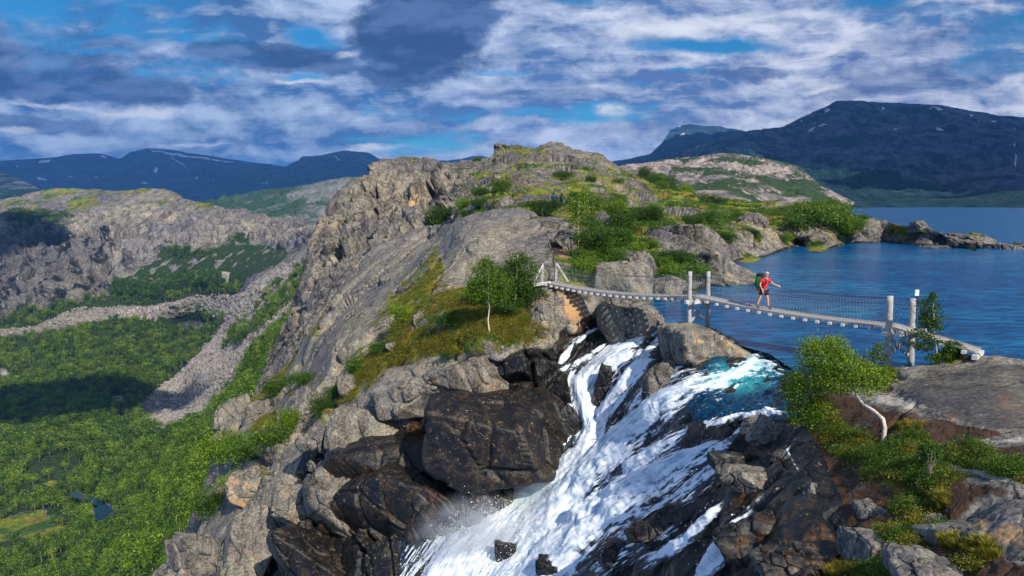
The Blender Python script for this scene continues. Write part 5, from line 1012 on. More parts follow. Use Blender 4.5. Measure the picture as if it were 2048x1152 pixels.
# ================================================================== people
M_skin = simple_mat('skin', (0.62, 0.33, 0.22), 0.55, 0.06, 20, bump=0.05)
M_hair = simple_mat('grey_hair', (0.50, 0.44, 0.42), 0.7, 0.3, 40)
M_red = simple_mat('red_cloth', (0.80, 0.03, 0.045), 0.8, 0.15, 14)
M_blackc = simple_mat('black_cloth', (0.012, 0.013, 0.016), 0.8, 0.2, 14)
M_boot = simple_mat('boot', (0.06, 0.055, 0.055), 0.7, 0.3, 20)
M_green = simple_mat('green_cloth', (0.015, 0.17, 0.035), 0.8, 0.25, 14)
M_navy = simple_mat('navy_cloth', (0.012, 0.02, 0.05), 0.8, 0.2, 14)
M_blue = simple_mat('blue_cloth', (0.03, 0.13, 0.42), 0.8, 0.2, 14)
M_rust = simple_mat('rust_cloth', (0.30, 0.08, 0.03), 0.8, 0.2, 14)
def skin_mesh(name, verts, edges, radii, mat, parent=None, lvl=2, root=0):
    me = bpy.data.meshes.new(name + '_sk'); me.from_pydata([tuple(v) for v in verts], edges, []); o = bpy.data.objects.new(name + '_sk', me); C.objects.link(o)
    md = o.modifiers.new('s', 'SKIN'); md.use_smooth_shade = True
    for i, r in enumerate(radii):
        sv = me.skin_vertices[0].data[i]; sv.radius = r if hasattr(r, '__len__') else (r, r); sv.use_root = (i == root)
    sb = o.modifiers.new('u', 'SUBSURF'); sb.levels = lvl; sb.render_levels = lvl
    dg = bpy.context.evaluated_depsgraph_get(); me2 = bpy.data.meshes.new_from_object(o.evaluated_get(dg)); me2.name = name
    bpy.data.objects.remove(o); me2.materials.clear(); me2.materials.append(mat)
    r_ = bpy.data.objects.new(name, me2); C.objects.link(r_)
    for p in me2.polygons: p.use_smooth = True
    if parent is not None: r_.parent = parent
    return r_
def figure(label, J, mats, face, facing, extra=None, scale=1.0):
    """J: joint -> (x, y, z) from the point between the feet, metres"""
    J = {k: Vector(v) for k, v in J.items()}
    V = []; E = []; Rr = []
    def add(p, r, par=None): V.append(p); Rr.append(r); E.append((par, len(V) - 1)) if par is not None else None; return len(V) - 1
    pel = add(J['pelvis'], (0.145, 0.115)); wa = add(J['waist'], (0.13, 0.105), pel); ch = add(J['chest'], (0.15, 0.115), wa); up = add(J['collar'], (0.10, 0.085), ch)
    nk = add(J['neck'], 0.055, up); hd0 = add(J['head'] - Vector((0, 0, 0.05)), (0.075, 0.085), nk); hd = add(J['head'] + Vector((0, 0, 0.03)), (0.08, 0.098), hd0); add(J['head'] + Vector((0, 0, 0.095)), (0.055, 0.06), hd)
    for s_ in ('l', 'r'):
        sh = add(J[s_ + 'sho'], 0.062, up); el = add(J[s_ + 'elb'], 0.045, sh); wr = add(J[s_ + 'wri'], 0.028, el)
        d = (J[s_ + 'wri'] - J[s_ + 'elb']).normalized(); side = d.cross(Vector((0, -1, 0.2))).normalized(); pm = add(J[s_ + 'wri'] + d * 0.055, (0.034, 0.02), wr)
        for k, (o_, L_) in enumerate(((-0.028, 0.065), (-0.009, 0.078), (0.010, 0.073), (0.028, 0.056))):
            a = add(J[s_ + 'wri'] + d * 0.095 + side * o_, 0.0095, pm); b = add(V[a] + d * L_ * 0.5 + Vector((0, 0, -0.01)), 0.0085, a); add(V[b] + d * L_ * 0.35 + Vector((0, 0, -0.028)), 0.0075, b)
        a = add(J[s_ + 'wri'] + d * 0.04 + side * -0.045, 0.011, pm); add(V[a] + d * 0.03 + side * -0.018, 0.009, a)
        hp = add(J[s_ + 'hip'], 0.092, pel); kn = add(J[s_ + 'kne'], 0.062, hp); ca = add(J[s_ + 'kne'].lerp(J[s_ + 'ank'], 0.35), 0.058, kn); an = add(J[s_ + 'ank'], 0.038, ca); add(J[s_ + 'toe'], 0.035, an)
    body = skin_mesh('person', V, E, Rr, mats['skin']); tag(body, label, 'person')
    f = Vector(facing).normalized(); sd = Vector((0, 0, 1)).cross(f)
    def blob(name, c, r, mat, n=3, cut=None):
        Vv, Fc = ico(n); P = Vv * np.array(r); Mx = np.array(Matrix((sd, f, Vector((0, 0, 1)))).transposed()); P = P @ Mx.T + np.array(c)
        return mesh_obj(name, P, Fc, mat, parent=body)
    h = J['head']
    blob('nose', h + f * 0.098 + Vector((0, 0, 0.01)), (0.014, 0.02, 0.022), mats['skin']); 
    for e in (-1, 1):
        blob('eye', h + f * 0.085 + sd * 0.032 * e + Vector((0, 0, 0.035)), (0.012, 0.01, 0.008), M_blackc); blob('ear', h + sd * 0.083 * e + Vector((0, 0, 0.01)), (0.012, 0.025, 0.033), mats['skin'])
    blob('mouth', h + f * 0.088 + Vector((0, 0, -0.045)), (0.024, 0.008, 0.006), M_rust)
    Vv, Fc = ico(4); P = Vv * np.array([0.094, 0.108, 0.115]); kb = (P[:, 2] > 0.035) | (P[:, 1] < -0.02); kf = kb[Fc].all(1)
    Mx = np.array(Matrix((sd, f, Vector((0, 0, 1)))).transposed()); P = P + (0.006 * np.sin(P[:, 0:1] * 90) + 0) * Vv; P = P @ Mx.T + np.array(h - f * 0.006 + Vector((0, 0, 0.022)))
    hb = mesh_obj('hair', P, Fc[kf], mats['hair'], parent=body); sm = hb.modifiers.new('t', 'SOLIDIFY'); sm.thickness = 0.012
    up_ = lambda a, b, t: J[a].lerp(J[b], t)
    sleeve = 0.62 if mats.get('short', True) else 0.97
    sv = [J['pelvis'] + Vector((0, 0, 0.03)), J['waist'], J['chest'], J['collar'] + Vector((0, 0, -0.01))]; se = [(0, 1), (1, 2), (2, 3)]; sr = [(0.165, 0.135), (0.155, 0.128), (0.172, 0.135), (0.115, 0.10)]
    for s_ in ('l', 'r'):
        k = len(sv); sv += [J[s_ + 'sho'], up_(s_ + 'sho', s_ + 'elb', sleeve)]; se += [(3, k), (k, k + 1)]; sr += [0.078, 0.062]
        if sleeve > 0.9: k = len(sv); sv += [J[s_ + 'elb'], J[s_ + 'wri']]; se += [(k - 1, k), (k, k + 1)]; sr += [0.055, 0.04]
    skin_mesh('shirt', sv, se, sr, mats['shirt'], body)
    tv = [J['pelvis'] + Vector((0, 0, 0.04))]; te = []; tr_ = [(0.165, 0.13)]; leg = 0.62 if mats.get('shorts', True) else 0.98
    for s_ in ('l', 'r'):
        k = len(tv); tv += [J[s_ + 'hip'], up_(s_ + 'hip', s_ + 'kne', leg)]; te += [(0, k), (k, k + 1)]; tr_ += [0.108, 0.095]
        if leg > 0.9: k = len(tv); tv += [up_(s_ + 'kne', s_ + 'ank', 0.9)]; te += [(k - 1, k)]; tr_ += [0.06]
    skin_mesh('shorts' if leg < 0.9 else 'trousers', tv, te, tr_, mats['legs'], body)
    for s_ in ('l', 'r'):
        skin_mesh('boot', [J[s_ + 'ank'] + Vector((0, 0, 0.07)), J[s_ + 'ank'] + Vector((0, 0, -0.02)), J[s_ + 'toe']], [(0, 1), (1, 2)], [0.052, 0.056, 0.048], mats['boot'], body, root=1)
    return body
def backpack(label, org, c, f, size, mats, parts=True):
    """c: centre of the pack, f: the wearer's facing"""
    f = Vector(f).normalized(); sd = Vector((0, 0, 1)).cross(f); w, d, h = size
    Mx = np.array(Matrix((sd, f, Vector((0, 0, 1)))).transposed())
    def lump(name, cen, r, mat, p=4.0, parent=None):
        V, Fc = ico(4); q = np.sign(V) * np.abs(V) ** (2.0 / p * 1.0); q = q / (np.abs(V) ** 2).sum(1)[:, None]; P = q * np.array(r)
        P = P * (1 + 0.05 * fbm(V * 2, 1.0, 3, seed=3))[:, None]; P = P + np.array(cen); P = P @ Mx.T
        return mesh_obj(name, P, Fc, mat, parent=parent)
    root = bpy.data.objects.new('backpack', None); C.objects.link(root); root.location = Vector(org) + Vector(c); tag(root, label, 'backpack')
    lump('main_bag', (0, 0, 0), (w / 2, d / 2, h / 2), mats[0], parent=root)
    lump('lid', (0, 0.02, h * 0.5), (w * 0.48, d * 0.5, h * 0.13), mats[1], parent=root); lump('pocket', (0, -d * 0.5, -h * 0.12), (w * 0.32, d * 0.18, h * 0.24), mats[1], parent=root)
    lump('sleeping_mat', (0, -0.02, -h * 0.56), (w * 0.55, d * 0.3, h * 0.11), mats[2], parent=root)
    for e in (-1, 1):
        bm = bmesh.new(); pts = [Vector((0.10 * e, d * 0.5, h * 0.30)), Vector((0.11 * e, d * 0.5 + 0.14, h * 0.36)), Vector((0.12 * e, d * 0.5 + 0.27, h * 0.20)), Vector((0.13 * e, d * 0.5 + 0.28, 0.0)), Vector((0.16 * e, d * 0.5 + 0.16, -h * 0.18))]
        tube(bm, [Vector(Mx @ np.array(p)) for p in pts], 0.022, 6); bobj('shoulder_strap', bm, mats[1], root, smooth=True)
    return root
def px_joint(org, px, py, Y): return at(px, py, Y) - org
def hiker_red():
    Yf = 33.0
    # where the deck lies under her feet
    best = min(((DECK(1 + k / 200.0) + BBASE + BN * 0.45) for k in range(200)), key=lambda p: abs(proj(p)[0] - 1526)); Yf = best.y; org = Vector((best.x, best.y, best.z + 0.02))
    s_ = 1.0
    f = Vector((0.62, -0.78, 0)); dv_ = Vector((0.82, -0.57, 0))
    sd = Vector((0, 0, 1)).cross(f)           # her left
    g = lambda r, u, z: sd * (-r) + f * u + Vector((0, 0, z))
    X = Vector((1, 0, 0)); B = Vector((0, -1, 0)); Z = Vector((0, 0, 1))
    q = lambda x, b, z: X * x + B * b + Z * z
    J = {'pelvis': q(0.02, 0, 0.86), 'waist': q(0.035, 0.0, 1.00), 'chest': q(0.05, 0.02, 1.20), 'collar': q(0.06, 0.0, 1.36), 'neck': q(0.09, 0.02, 1.44), 'head': q(0.12, 0.04, 1.545),
         'lsho': q(0.23, 0.0, 1.34), 'lelb': q(0.40, 0.02, 1.15), 'lwri': q(0.58, 0.10, 1.08), 'rsho': q(-0.11, 0.06, 1.335), 'relb': q(-0.20, 0.10, 1.09), 'rwri': q(-0.13, 0.20, 0.90),
         'lhip': q(0.12, 0.0, 0.82), 'lkne': q(0.19, 0.06, 0.46), 'lank': q(0.23, 0.10, 0.10), 'ltoe': q(0.34, 0.20, 0.035), 'rhip': q(-0.08, 0.0, 0.82), 'rkne': q(-0.17, 0.03, 0.46), 'rank': q(-0.27, 0.0, 0.14), 'rtoe': q(-0.16, 0.09, 0.045)}
    body = figure('person in red t-shirt and black shorts crossing the bridge, one hand on the cable', J, {'skin': M_skin, 'hair': M_hair, 'shirt': M_red, 'legs': M_blackc, 'boot': M_boot}, None, (0.45, -0.89, 0))
    body.location = org
    bp = backpack('large green and black rucksack worn by the person in the red t-shirt', org, J['chest'] + Vector((-0.21, 0.16, 0.03)), (0.75, -0.66, 0), (0.36, 0.26, 0.62), (M_green, M_blackc, M_rust))
hiker_red()
def far_hiker(px, py, Y, label, shirt, legs, packm, plabel, face=(0.2, 1, 0), h=1.75):
    g = at(px, py, Y); X = Vector((1, 0, 0)); B = Vector((0, -1, 0)); Z = Vector((0, 0, 1)); k = h / 1.72
    q = lambda x, b, z: (X * x + B * b + Z * z) * k
    J = {'pelvis': q(0, 0, 0.90), 'waist': q(0, 0, 1.05), 'chest': q(0, 0, 1.24), 'collar': q(0, 0, 1.40), 'neck': q(0, 0, 1.48), 'head': q(0.0, 0, 1.59), 'lsho': q(-0.18, 0, 1.38), 'lelb': q(-0.24, -0.03, 1.12), 'lwri': q(-0.22, -0.12, 0.90), 'rsho': q(0.18, 0, 1.38), 'relb': q(0.24, 0.0, 1.12), 'rwri': q(0.24, -0.10, 0.92),
         'lhip': q(-0.09, 0, 0.86), 'lkne': q(-0.11, -0.05, 0.48), 'lank': q(-0.12, -0.02, 0.10), 'ltoe': q(-0.12, -0.14, 0.04), 'rhip': q(0.09, 0, 0.86), 'rkne': q(0.11, -0.02, 0.48), 'rank': q(0.12, 0.10, 0.10), 'rtoe': q(0.12, -0.02, 0.04)}
    body = figure(label, J, {'skin': M_skin, 'hair': M_blackc, 'shirt': shirt, 'legs': legs, 'boot': M_boot, 'short': False, 'shorts': False}, None, face); body.location = g
    backpack(plabel, g, q(0, 0.20, 1.22), face, (0.32, 0.24, 0.55), packm)
hp1 = L2.at(1107, 417); hp2 = L2.at(1122, 418)
far_hiker(1107, proj(hp1)[1], hp1.y, 'person in dark clothes seen from behind on the path below the summit', M_navy, M_navy, (M_blue, M_navy, M_blackc), 'blue rucksack of the person in dark clothes on the far path')
far_hiker(1123, proj(hp2)[1], hp2.y + 1, 'person in dark green jacket walking right behind the blue rucksack', simple_mat('olive_cloth', (0.04, 0.07, 0.03)), M_blackc, (simple_mat('dark_green_cloth', (0.02, 0.06, 0.03)), M_blackc, M_blackc), 'dark green rucksack of the second person on the far path', h=1.7)
# ================================================================== leaves, trees, scrub
def leaf_mat(name, c0, c1, c2, trans=0.3):
    m, n, out = new_mat(name); A = n.new('ShaderNodeSeparateColor', i={0: n.attr('A').outputs['Color']}).outputs
    rnd = n.new('ShaderNodeObjectInfo').outputs['Random']
    t = n.math('ADD', A[0], n.math('MULTIPLY', n.math('SUBTRACT', rnd, 0.5), 0.8), clamp=True)
    c = n.mix(n.ss(t, 0.0, 0.6), c0, c1); c = n.mix(n.ss(t, 0.6, 1.0), c, c2)
    d = n.new('ShaderNodeBsdfPrincipled', i={'Base Color': c, 'Roughness': 0.55, 'Specular IOR Level': 0.3}); tr = n.new('ShaderNodeBsdfTranslucent', i={0: n.mix(0.4, c, (0.35, 0.45, 0.02))})
    mx_ = n.new('ShaderNodeMixShader', i={0: trans, 1: d.outputs[0], 2: tr.outputs[0]}); n.l.new(mx_.outputs[0], out.inputs[0]); return m
M_leaf = leaf_mat('birch_leaves', (0.016, 0.05, 0.005), (0.10, 0.20, 0.010), (0.30, 0.39, 0.02))
M_leafd = leaf_mat('willow_leaves', (0.012, 0.045, 0.008), (0.045, 0.125, 0.012), (0.15, 0.25, 0.025))
M_heath = leaf_mat('heather', (0.035, 0.05, 0.008), (0.15, 0.165, 0.014), (0.42, 0.31, 0.04), 0.2)
M_bark = simple_mat('pale_birch_bark', (0.60, 0.50, 0.42), 0.8, 0.35, 7)
M_barkd = simple_mat('grey_bark', (0.22, 0.18, 0.15), 0.85, 0.35, 7)
def leaf_quads(cen, size, rng, up=0.35, fold=False):
    n_ = len(cen); d = rng.normal(size=(n_, 3)); d[:, 2] += up; d /= np.linalg.norm(d, axis=1)[:, None]
    a = np.cross(d, rng.normal(size=(n_, 3))); a /= np.linalg.norm(a, axis=1)[:, None] + 1e-9; b = np.cross(d, a); s_ = np.asarray(size).reshape(-1, 1)
    V = np.stack([cen - a * s_ * 0.55, cen - b * s_ * 0.36 + d * s_ * .08, cen + a * s_ * 0.55, cen + b * s_ * 0.36 + d * s_ * .08], 1).reshape(-1, 3)
    return V, np.arange(n_ * 4).reshape(-1, 4)
def crown_points(blobs, rng, cl=0.16, per=26):
    """blobs: (x, y, z, rx, ry, rz, leaves). Leaves sit in small sprays spread through the blob, thinner inside"""
    out = []; cc = []
    for (x, y, z, rx, ry, rz, nl) in blobs:
        k = max(3, int(nl / per)); d = rng.normal(size=(k, 3)); d /= np.linalg.norm(d, axis=1)[:, None]; r = rng.uniform(0.25, 1.0, k) ** 0.5 * rng.choice([1, 1, 1, 1.18], k)
        c = np.array([x, y, z]) + d * r[:, None] * np.array([rx, ry, rz]); cc.append(c)
        cs = cl * (rx * ry * rz) ** (1 / 3) * rng.uniform(0.6, 1.5, k)
        pts = np.repeat(c, per, 0) + rng.normal(size=(k * per, 3)) * np.repeat(cs, per)[:, None] * np.array([1.15, 1.15, 0.7]); out.append(pts)
    return np.concatenate(out), np.concatenate(cc)
def tree_meshes(name, trunk, blobs, rng, leaf, twigs=True, trunk_r=0.06, per=26, cl=0.16, bark=None, leafm=None, limbs=10, seg=7):
    pts, cc = crown_points(blobs, rng, cl, per)
    V, Fc = leaf_quads(pts, leaf * rng.uniform(0.6, 1.25, len(pts)), rng)
    tone = np.clip(0.45 + 0.22 * rng.normal(size=len(pts)) + 0.35 * np.repeat(rng.random(len(cc)) - 0.5, per)[:len(pts)], 0, 1)
    A = np.repeat(np.stack([tone, tone, tone], 1), 4, 0)
    bm = bmesh.new(); tr = [Vector(p) for p in trunk]; nt = len(tr)
    rr = [trunk_r * (1 - 0.72 * i / (nt - 1)) for i in range(nt)]; tube(bm, tr, rr, seg)
    idx = rng.choice(len(cc), min(limbs, len(cc)), replace=False)
    for i in idx:
        c = Vector(cc[i]); j = min(range(max(1, nt // 3), nt), key=lambda q: (tr[q] - c).length + 0.6 * max(0, tr[q].z - c.z)) if nt > 2 else nt - 1
        a = tr[j]; mid = a.lerp(c, 0.5) + Vector((rng.normal() * .05, rng.normal() * .05, 0.08 * (c - a).length)); tube(bm, [a, mid, c], [rr[j] * 0.5, rr[j] * 0.32, 0.004], 4)
    return (V, Fc, A), bm
def tree(name, label, cat, loc, trunk, blobs, seed, leaf, group=None, bark=None, leafm=None, **kw):
    rng = np.random.default_rng(seed); (V, Fc, A), bm = tree_meshes(name, trunk, blobs, rng, leaf, **kw)
    root = bpy.data.objects.new(name, None); C.objects.link(root); root.location = loc; tag(root, label, cat, group)
    mesh_obj('crown', V, Fc, leafm or M_leaf, {'A': A}, root); bobj('trunk', bm, bark or M_bark, root, smooth=True)
    return root
def copy_tree(o, loc, rz, s_, sz=None):
    c = o.copy(); C.objects.link(c); c.location = loc; c.rotation_euler = (0, 0, rz); c.scale = (s_, s_, sz or s_)
    for ch in o.children:
        d = ch.copy(); C.objects.link(d); d.parent = c
    return c
def rel(base, px, py, Y): v = at(px, py, Y) - base; return (v.x, v.y, v.z)
# --- the leaning birch on the right bank
b0 = L1.at(1757, 872)
trk = [(0, 0, -0.1)] + [rel(b0, *q) for q in ((1770, 856, 19.3), (1766, 838, 19.4), (1748, 822, 19.6), (1728, 810, 19.9), (1716, 795, 20.2), (1708, 778, 20.5), (1690, 772, 20.9), (1665, 762, 21.3), (1640, 745, 21.6))]
bl = []
for (x, y, w, h, Y, nl) in [(1650, 712, 52, 34, 21.4, 1500), (1665, 690, 30, 20, 21.4, 500), (1700, 735, 44, 26, 20.9, 1100), (1745, 752, 34, 20, 20.6, 700), (1630, 752, 46, 34, 21.7, 1200), (1605, 790, 34, 34, 21.9, 900), (1600, 825, 26, 26, 21.8, 600), (1670, 760, 40, 26, 21.0, 900), (1720, 772, 40, 12, 20.4, 400), (1585, 768, 20, 24, 22.1, 300), (1625, 690, 16, 12, 21.5, 160), (1640, 810, 30, 20, 21.3, 420)]:
    v = rel(b0, x, y, Y); s_ = Y / F; bl.append((v[0], v[1], v[2], w * s_, 0.55 + 0.2 * w * s_, h * s_, nl * 2.9))
tree('birch_tree', 'leaning birch with bent pale trunk and broad crown over the stream, right bank', 'birch tree', b0, trk, bl, 401, 0.055, trunk_r=0.066, per=14, cl=0.20, limbs=26)
# --- small birch by the right tower
b1 = L1.at(1874, 722)
bl = []
for (x, y, w, h, nl) in [(1866, 592, 10, 7, 120), (1860, 610, 20, 14, 260), (1864, 630, 22, 14, 300), (1852, 645, 20, 12, 240), (1866, 652, 20, 10, 220), (1845, 632, 8, 5, 60), (1846, 668, 26, 10, 260), (1862, 683, 18, 10, 160), (1828, 690, 22, 6, 160), (1850, 697, 16, 8, 120)]:
    v = rel(b1, x, y, 26.6); s_ = 26.6 / F; bl.append((v[0], v[1], v[2], w * s_, w * s_, h * s_, nl * 2.2))
tree('birch_tree', 'slim young birch with small crown standing beside the right bridge tower', 'birch tree', b1, [(0, 0, -0.1)] + [rel(b1, *q) for q in ((1873, 700, 26.6), (1869, 670, 26.6), (1868, 640, 26.6), (1867, 610, 26.6), (1866, 590, 26.6))], bl, 402, 0.068, trunk_r=0.035, per=12, cl=0.22, limbs=12)
# --- birch with white trunk in front of the dome
b2 = L1.at(975, 690)
def blist(base, lst, Y, dep=0.8):
    o = []
    for (x, y, w, h, nl) in lst:
        v = rel(base, x, y, Y); s_ = Y / F; o.append((v[0], v[1], v[2], w * s_, dep * w * s_, h * s_, nl * 3.6))
    return o
tree('birch_tree', 'birch with a bare white lower trunk in front of the big dome rock', 'birch tree', b2, [(0, 0, -0.1)] + [rel(b2, *q) for q in ((979, 665, 38.7), (976, 640, 38.9), (979, 615, 39), (976, 585, 39), (978, 550, 39))],
     blist(b2, [(965, 548, 26, 22, 500), (990, 560, 26, 24, 500), (978, 585, 30, 22, 500), (950, 575, 18, 16, 240), (1000, 590, 18, 18, 260), (975, 525, 14, 10, 140)], 39.2), 403, 0.09, trunk_r=0.05, per=14, cl=0.30, limbs=18)
b3 = L1.at(1030, 612)
tree('birch_tree', 'taller leafy birch clump between the white trunked birch and the left bridge end', 'birch tree', b3, [(0, 0, -0.1)] + [rel(b3, *q) for q in ((1030, 600, 41), (1032, 570, 41), (1034, 540, 41), (1036, 505, 41))],
     blist(b3, [(1035, 520, 24, 14, 360), (1050, 540, 26, 22, 480), (1022, 545, 20, 22, 420), (1040, 565, 28, 22, 560), (1015, 570, 20, 24, 380), (1050, 590, 18, 20, 320), (1025, 600, 20, 14, 260), (1000, 545, 14, 16, 200)], 41.2), 404, 0.09, trunk_r=0.05, per=14, cl=0.30, limbs=18)
b4 = L1.at(1860, 985)
tree('shrub', 'upright leafy willow shrub in the green heather on the right bank', 'shrub', b4, [(0, 0, -0.1), (0, 0, 0.35), (0.0, 0, 0.8)], blist(b4, [(1862, 905, 20, 20, 260), (1872, 935, 26, 26, 420), (1850, 940, 20, 20, 260), (1862, 970, 34, 22, 460), (1880, 965, 22, 20, 260), (1848, 890, 8, 14, 70)], 15.6), 405, 0.05, trunk_r=0.012, per=10, cl=0.26, limbs=16, bark=M_barkd, leafm=M_leafd)
b5 = L1.at(1905, 722)
tree('shrub', 'low green shrub at the foot of the slim young birch', 'shrub', b5, [(0, 0, -0.1), (0, 0, 0.2), (0, 0, 0.4)], blist(b5, [(1905, 695, 16, 14, 220), (1890, 712, 20, 10, 200), (1870, 718, 16, 8, 120), (1912, 710, 12, 10, 120)], 26.6), 406, 0.075, trunk_r=0.012, per=12, cl=0.24, limbs=8, bark=M_barkd)
b6 = L1.at(1758, 738)
tree('shrub', 'dark sapling with sparse leaves left of the near right tower post', 'shrub', b6, [(0, 0, -0.1), rel(b6, 1757, 718, 27.4), rel(b6, 1753, 690, 27.4)], blist(b6, [(1756, 695, 10, 9, 70), (1748, 710, 10, 8, 60), (1766, 716, 8, 8, 50)], 27.4), 407, 0.07, trunk_r=0.012, per=8, cl=0.3, limbs=6, bark=M_barkd, leafm=M_leafd)
b7 = L1.at(1770, 1150)
tree('shrub', 'small bright green seedling shrub at the bottom edge in front of the pale boulder', 'shrub', b7, [(0, 0, -0.1), (0, 0, 0.1), (0.0, 0, 0.25)], blist(b7, [(1770, 1125, 22, 16, 120), (1795, 1135, 18, 14, 90), (1745, 1138, 14, 10, 60)], 12.2), 408, 0.035, trunk_r=0.006, per=8, cl=0.3, limbs=8, bark=M_barkd)
# --- scrub near the path and on the ridge, one by one
def shrub_proto(seed, w, h, n_, leaf, leafm, name='shrub', tall=False):
    rng = np.random.default_rng(seed); bl = []
    for k in range(7):
        a = rng.uniform(0, 6.28); r = rng.uniform(0.1, 0.55) * w; bl.append((r * math.cos(a), r * math.sin(a), h * rng.uniform(0.3, 0.8), w * rng.uniform(0.22, 0.42), w * rng.uniform(0.22, 0.42), h * rng.uniform(0.18, 0.34), n_ // 7))
    return dict(trunk=[(0, 0, -0.2), (0.03, 0, h * 0.35), (0, 0.03, h * 0.8)], blobs=bl, seed=seed, leaf=leaf, leafm=leafm, bark=M_barkd, trunk_r=0.035 * w, per=14, cl=0.28, limbs=9)
protos = []
def place_shrub(L, px, py, s_, label, kind, group=None, cat='shrub', nm='shrub'):
    loc = L.at(px, py); 
    rz = (px * 7.3 + py * 3.1) % 6.28
    if protos_root[kind] is None:
        o = tree(nm, label, cat, loc, **specs[kind]); protos_root[kind] = o; o.rotation_euler = (0, 0, rz); o.scale = (s_,) * 3; tag(o, label, cat, group); return o
    o = copy_tree(protos_root[kind], loc, rz, s_); o.name = nm
    for k_ in ('label', 'category', 'group'):
        if k_ in o: del o[k_]
    tag(o, label, cat, group); return o
specs = [shrub_proto(500, 1.0, 0.8, 4400, 0.052, M_leafd), shrub_proto(501, 1.0, 1.0, 4600, 0.052, M_leaf), shrub_proto(502, 1.1, 0.6, 4400, 0.05, M_leafd), shrub_proto(503, 0.9, 1.2, 4600, 0.052, M_leaf)]
protos_root = [None] * 4
named = [(L2, 1225, 500, 2.6, 0, 'dense dark green bush above the first span, between the path and the pale lichened rock'), (L2, 1245, 470, 2.8, 1, 'largest bush behind the first span, at the foot of the ridge'), (L2, 1180, 520, 2.2, 3, 'tall bush right beside the path above the bridge'), (L2, 1175, 560, 1.7, 1, 'bush growing behind the netting near the left bridge end'), (L2, 1355, 560, 2.6, 2, 'round low bush between the grey rock and the brown slab behind the middle tower'),
         (L2, 1395, 558, 1.8, 2, 'smaller low bush just left of the middle tower posts'), (L2, 1430, 500, 2.4, 2, 'dark bush on top of the brown slabs by the lake'), (L2, 1640, 462, 5.6, 0, 'largest dark bush on the peninsula, standing against the far lake'), (L2, 1600, 455, 4.0, 2, 'dark bush left of the largest peninsula bush'), (L2, 1685, 468, 3.2, 1, 'bush right of the largest peninsula bush, close to the shore'),
         (L1, 545, 795, 2.2, 1, 'yellow green bush in the mossy notch on the left edge of the cliff'), (L1, 600, 775, 1.6, 0, 'low dark bush right of the mossy notch'), (L1, 700, 748, 1.6, 1, 'bright low bush in the middle of the mossy slope'), (L1, 800, 650, 1.3, 3, 'small grey green bush among the blocks under the dome rock'), (L1, 895, 665, 1.2, 0, 'small bush on the mossy ledge left of the white trunked birch'), (L1, 1080, 650, 1.0, 1, 'small bush on top of the grey lichened boulder by the bridge'),
         (L1, 640, 840, 1.4, 3, 'yellow green bush beside the flat layered rock'), (L1, 900, 720, 0.6, 0, 'tiny bush at the rim above the dark brown block'), (L1, 485, 925, 2.6, 0, 'spreading bush with pale bare stems on the left edge of the cliff'), (L1, 440, 935, 3.0, 1, 'tall bush at the far left of the cliff edge over the wood'), (L1, 540, 915, 2.0, 3, 'bush right of the spreading bush with pale stems'), (L1, 420, 1030, 2.0, 1, 'bush beside the brown knobbly rock in the lower left'), (L1, 470, 990, 1.5, 3, 'small bush above the long grey slab'),
         (L1, 1000, 606, 2.0, 2, 'low dense bush filling the gap at the foot of the white trunked birch'), (L1, 1045, 604, 1.9, 0, 'low dense bush just left of the left bridge end'), (L1, 955, 612, 1.4, 1, 'small bush left of the white trunked birch, against the dome rock'), (L1, 1020, 640, 1.2, 2, 'flat bush on the moss in front of the taller birch clump'), (L1, 760, 705, 1.3, 2, 'flat yellowish bush on the upper mossy slope'), (L1, 660, 790, 1.3, 0, 'dark low bush on the lower end of the mossy slope'), (L1, 590, 870, 1.5, 1, 'bush on the broken slope above the orange brown slab'),
         (L2, 1085, 440, 3.0, 2, 'brownish low bush left of the two hikers'), (L2, 1165, 452, 2.2, 3, 'light green bush right of the two hikers'), (L2, 885, 440, 4.0, 0, 'dark bush in the gully left of the dome rock'), (L2, 870, 455, 3.6, 1, 'bush at the foot of the dark gully behind the slab edge')]
for (L, x, y, s_, k, lb) in named: place_shrub(L, x, y, s_, lb, k)
b8 = L2.at(1155, 505)
tree('birch_tree', 'thin birch with a visible grey stem beside the path above the bridge', 'birch tree', b8, [(0, 0, -0.2), (0.05, 0, 1.2), (-0.05, 0, 2.6), (0.1, 0, 3.9)], [(0, 0, 3.9, .8, .7, .6, 300), (-.5, 0, 3.2, .7, .6, .5, 260), (.7, 0, 3.2, .8, .6, .5, 300), (0, 0, 2.6, .7, .6, .4, 200), (.4, 0, 4.5, .5, .4, .4, 140)], 411, 0.12, trunk_r=0.06, per=14, cl=0.24)
rng = np.random.default_rng(7); cnt = 0
PXf, PYf = L2.PX, L2.PY; nf = L2.nfront; gm = L2.B[:nf, :, 1]; cand = np.argwhere((gm > 0.30) & (PYf < 590) & (L2.P[:nf, :, 2] > 0.6) & (PXf > 640))
rng.shuffle(cand)
for (i, j) in cand[:4000]:
    if cnt >= 100: break
    px, py = PXf[i, j], PYf[i, j]; Y = L2.P[i, j, 1]
    if rng.random() > (110 / Y) ** 1.2 or (abs(px - 1112) < 40 and 385 < py < 470): continue
    o = place_shrub(L2, px, py, float(rng.uniform(0.9, 2.3)) * (Y / 90) ** 0.5, 'low green willow scrub growing in a hollow of the ridge', int(rng.integers(0, 3)), 'scrub bushes scattered over the ridge and peninsula'); cnt += 1

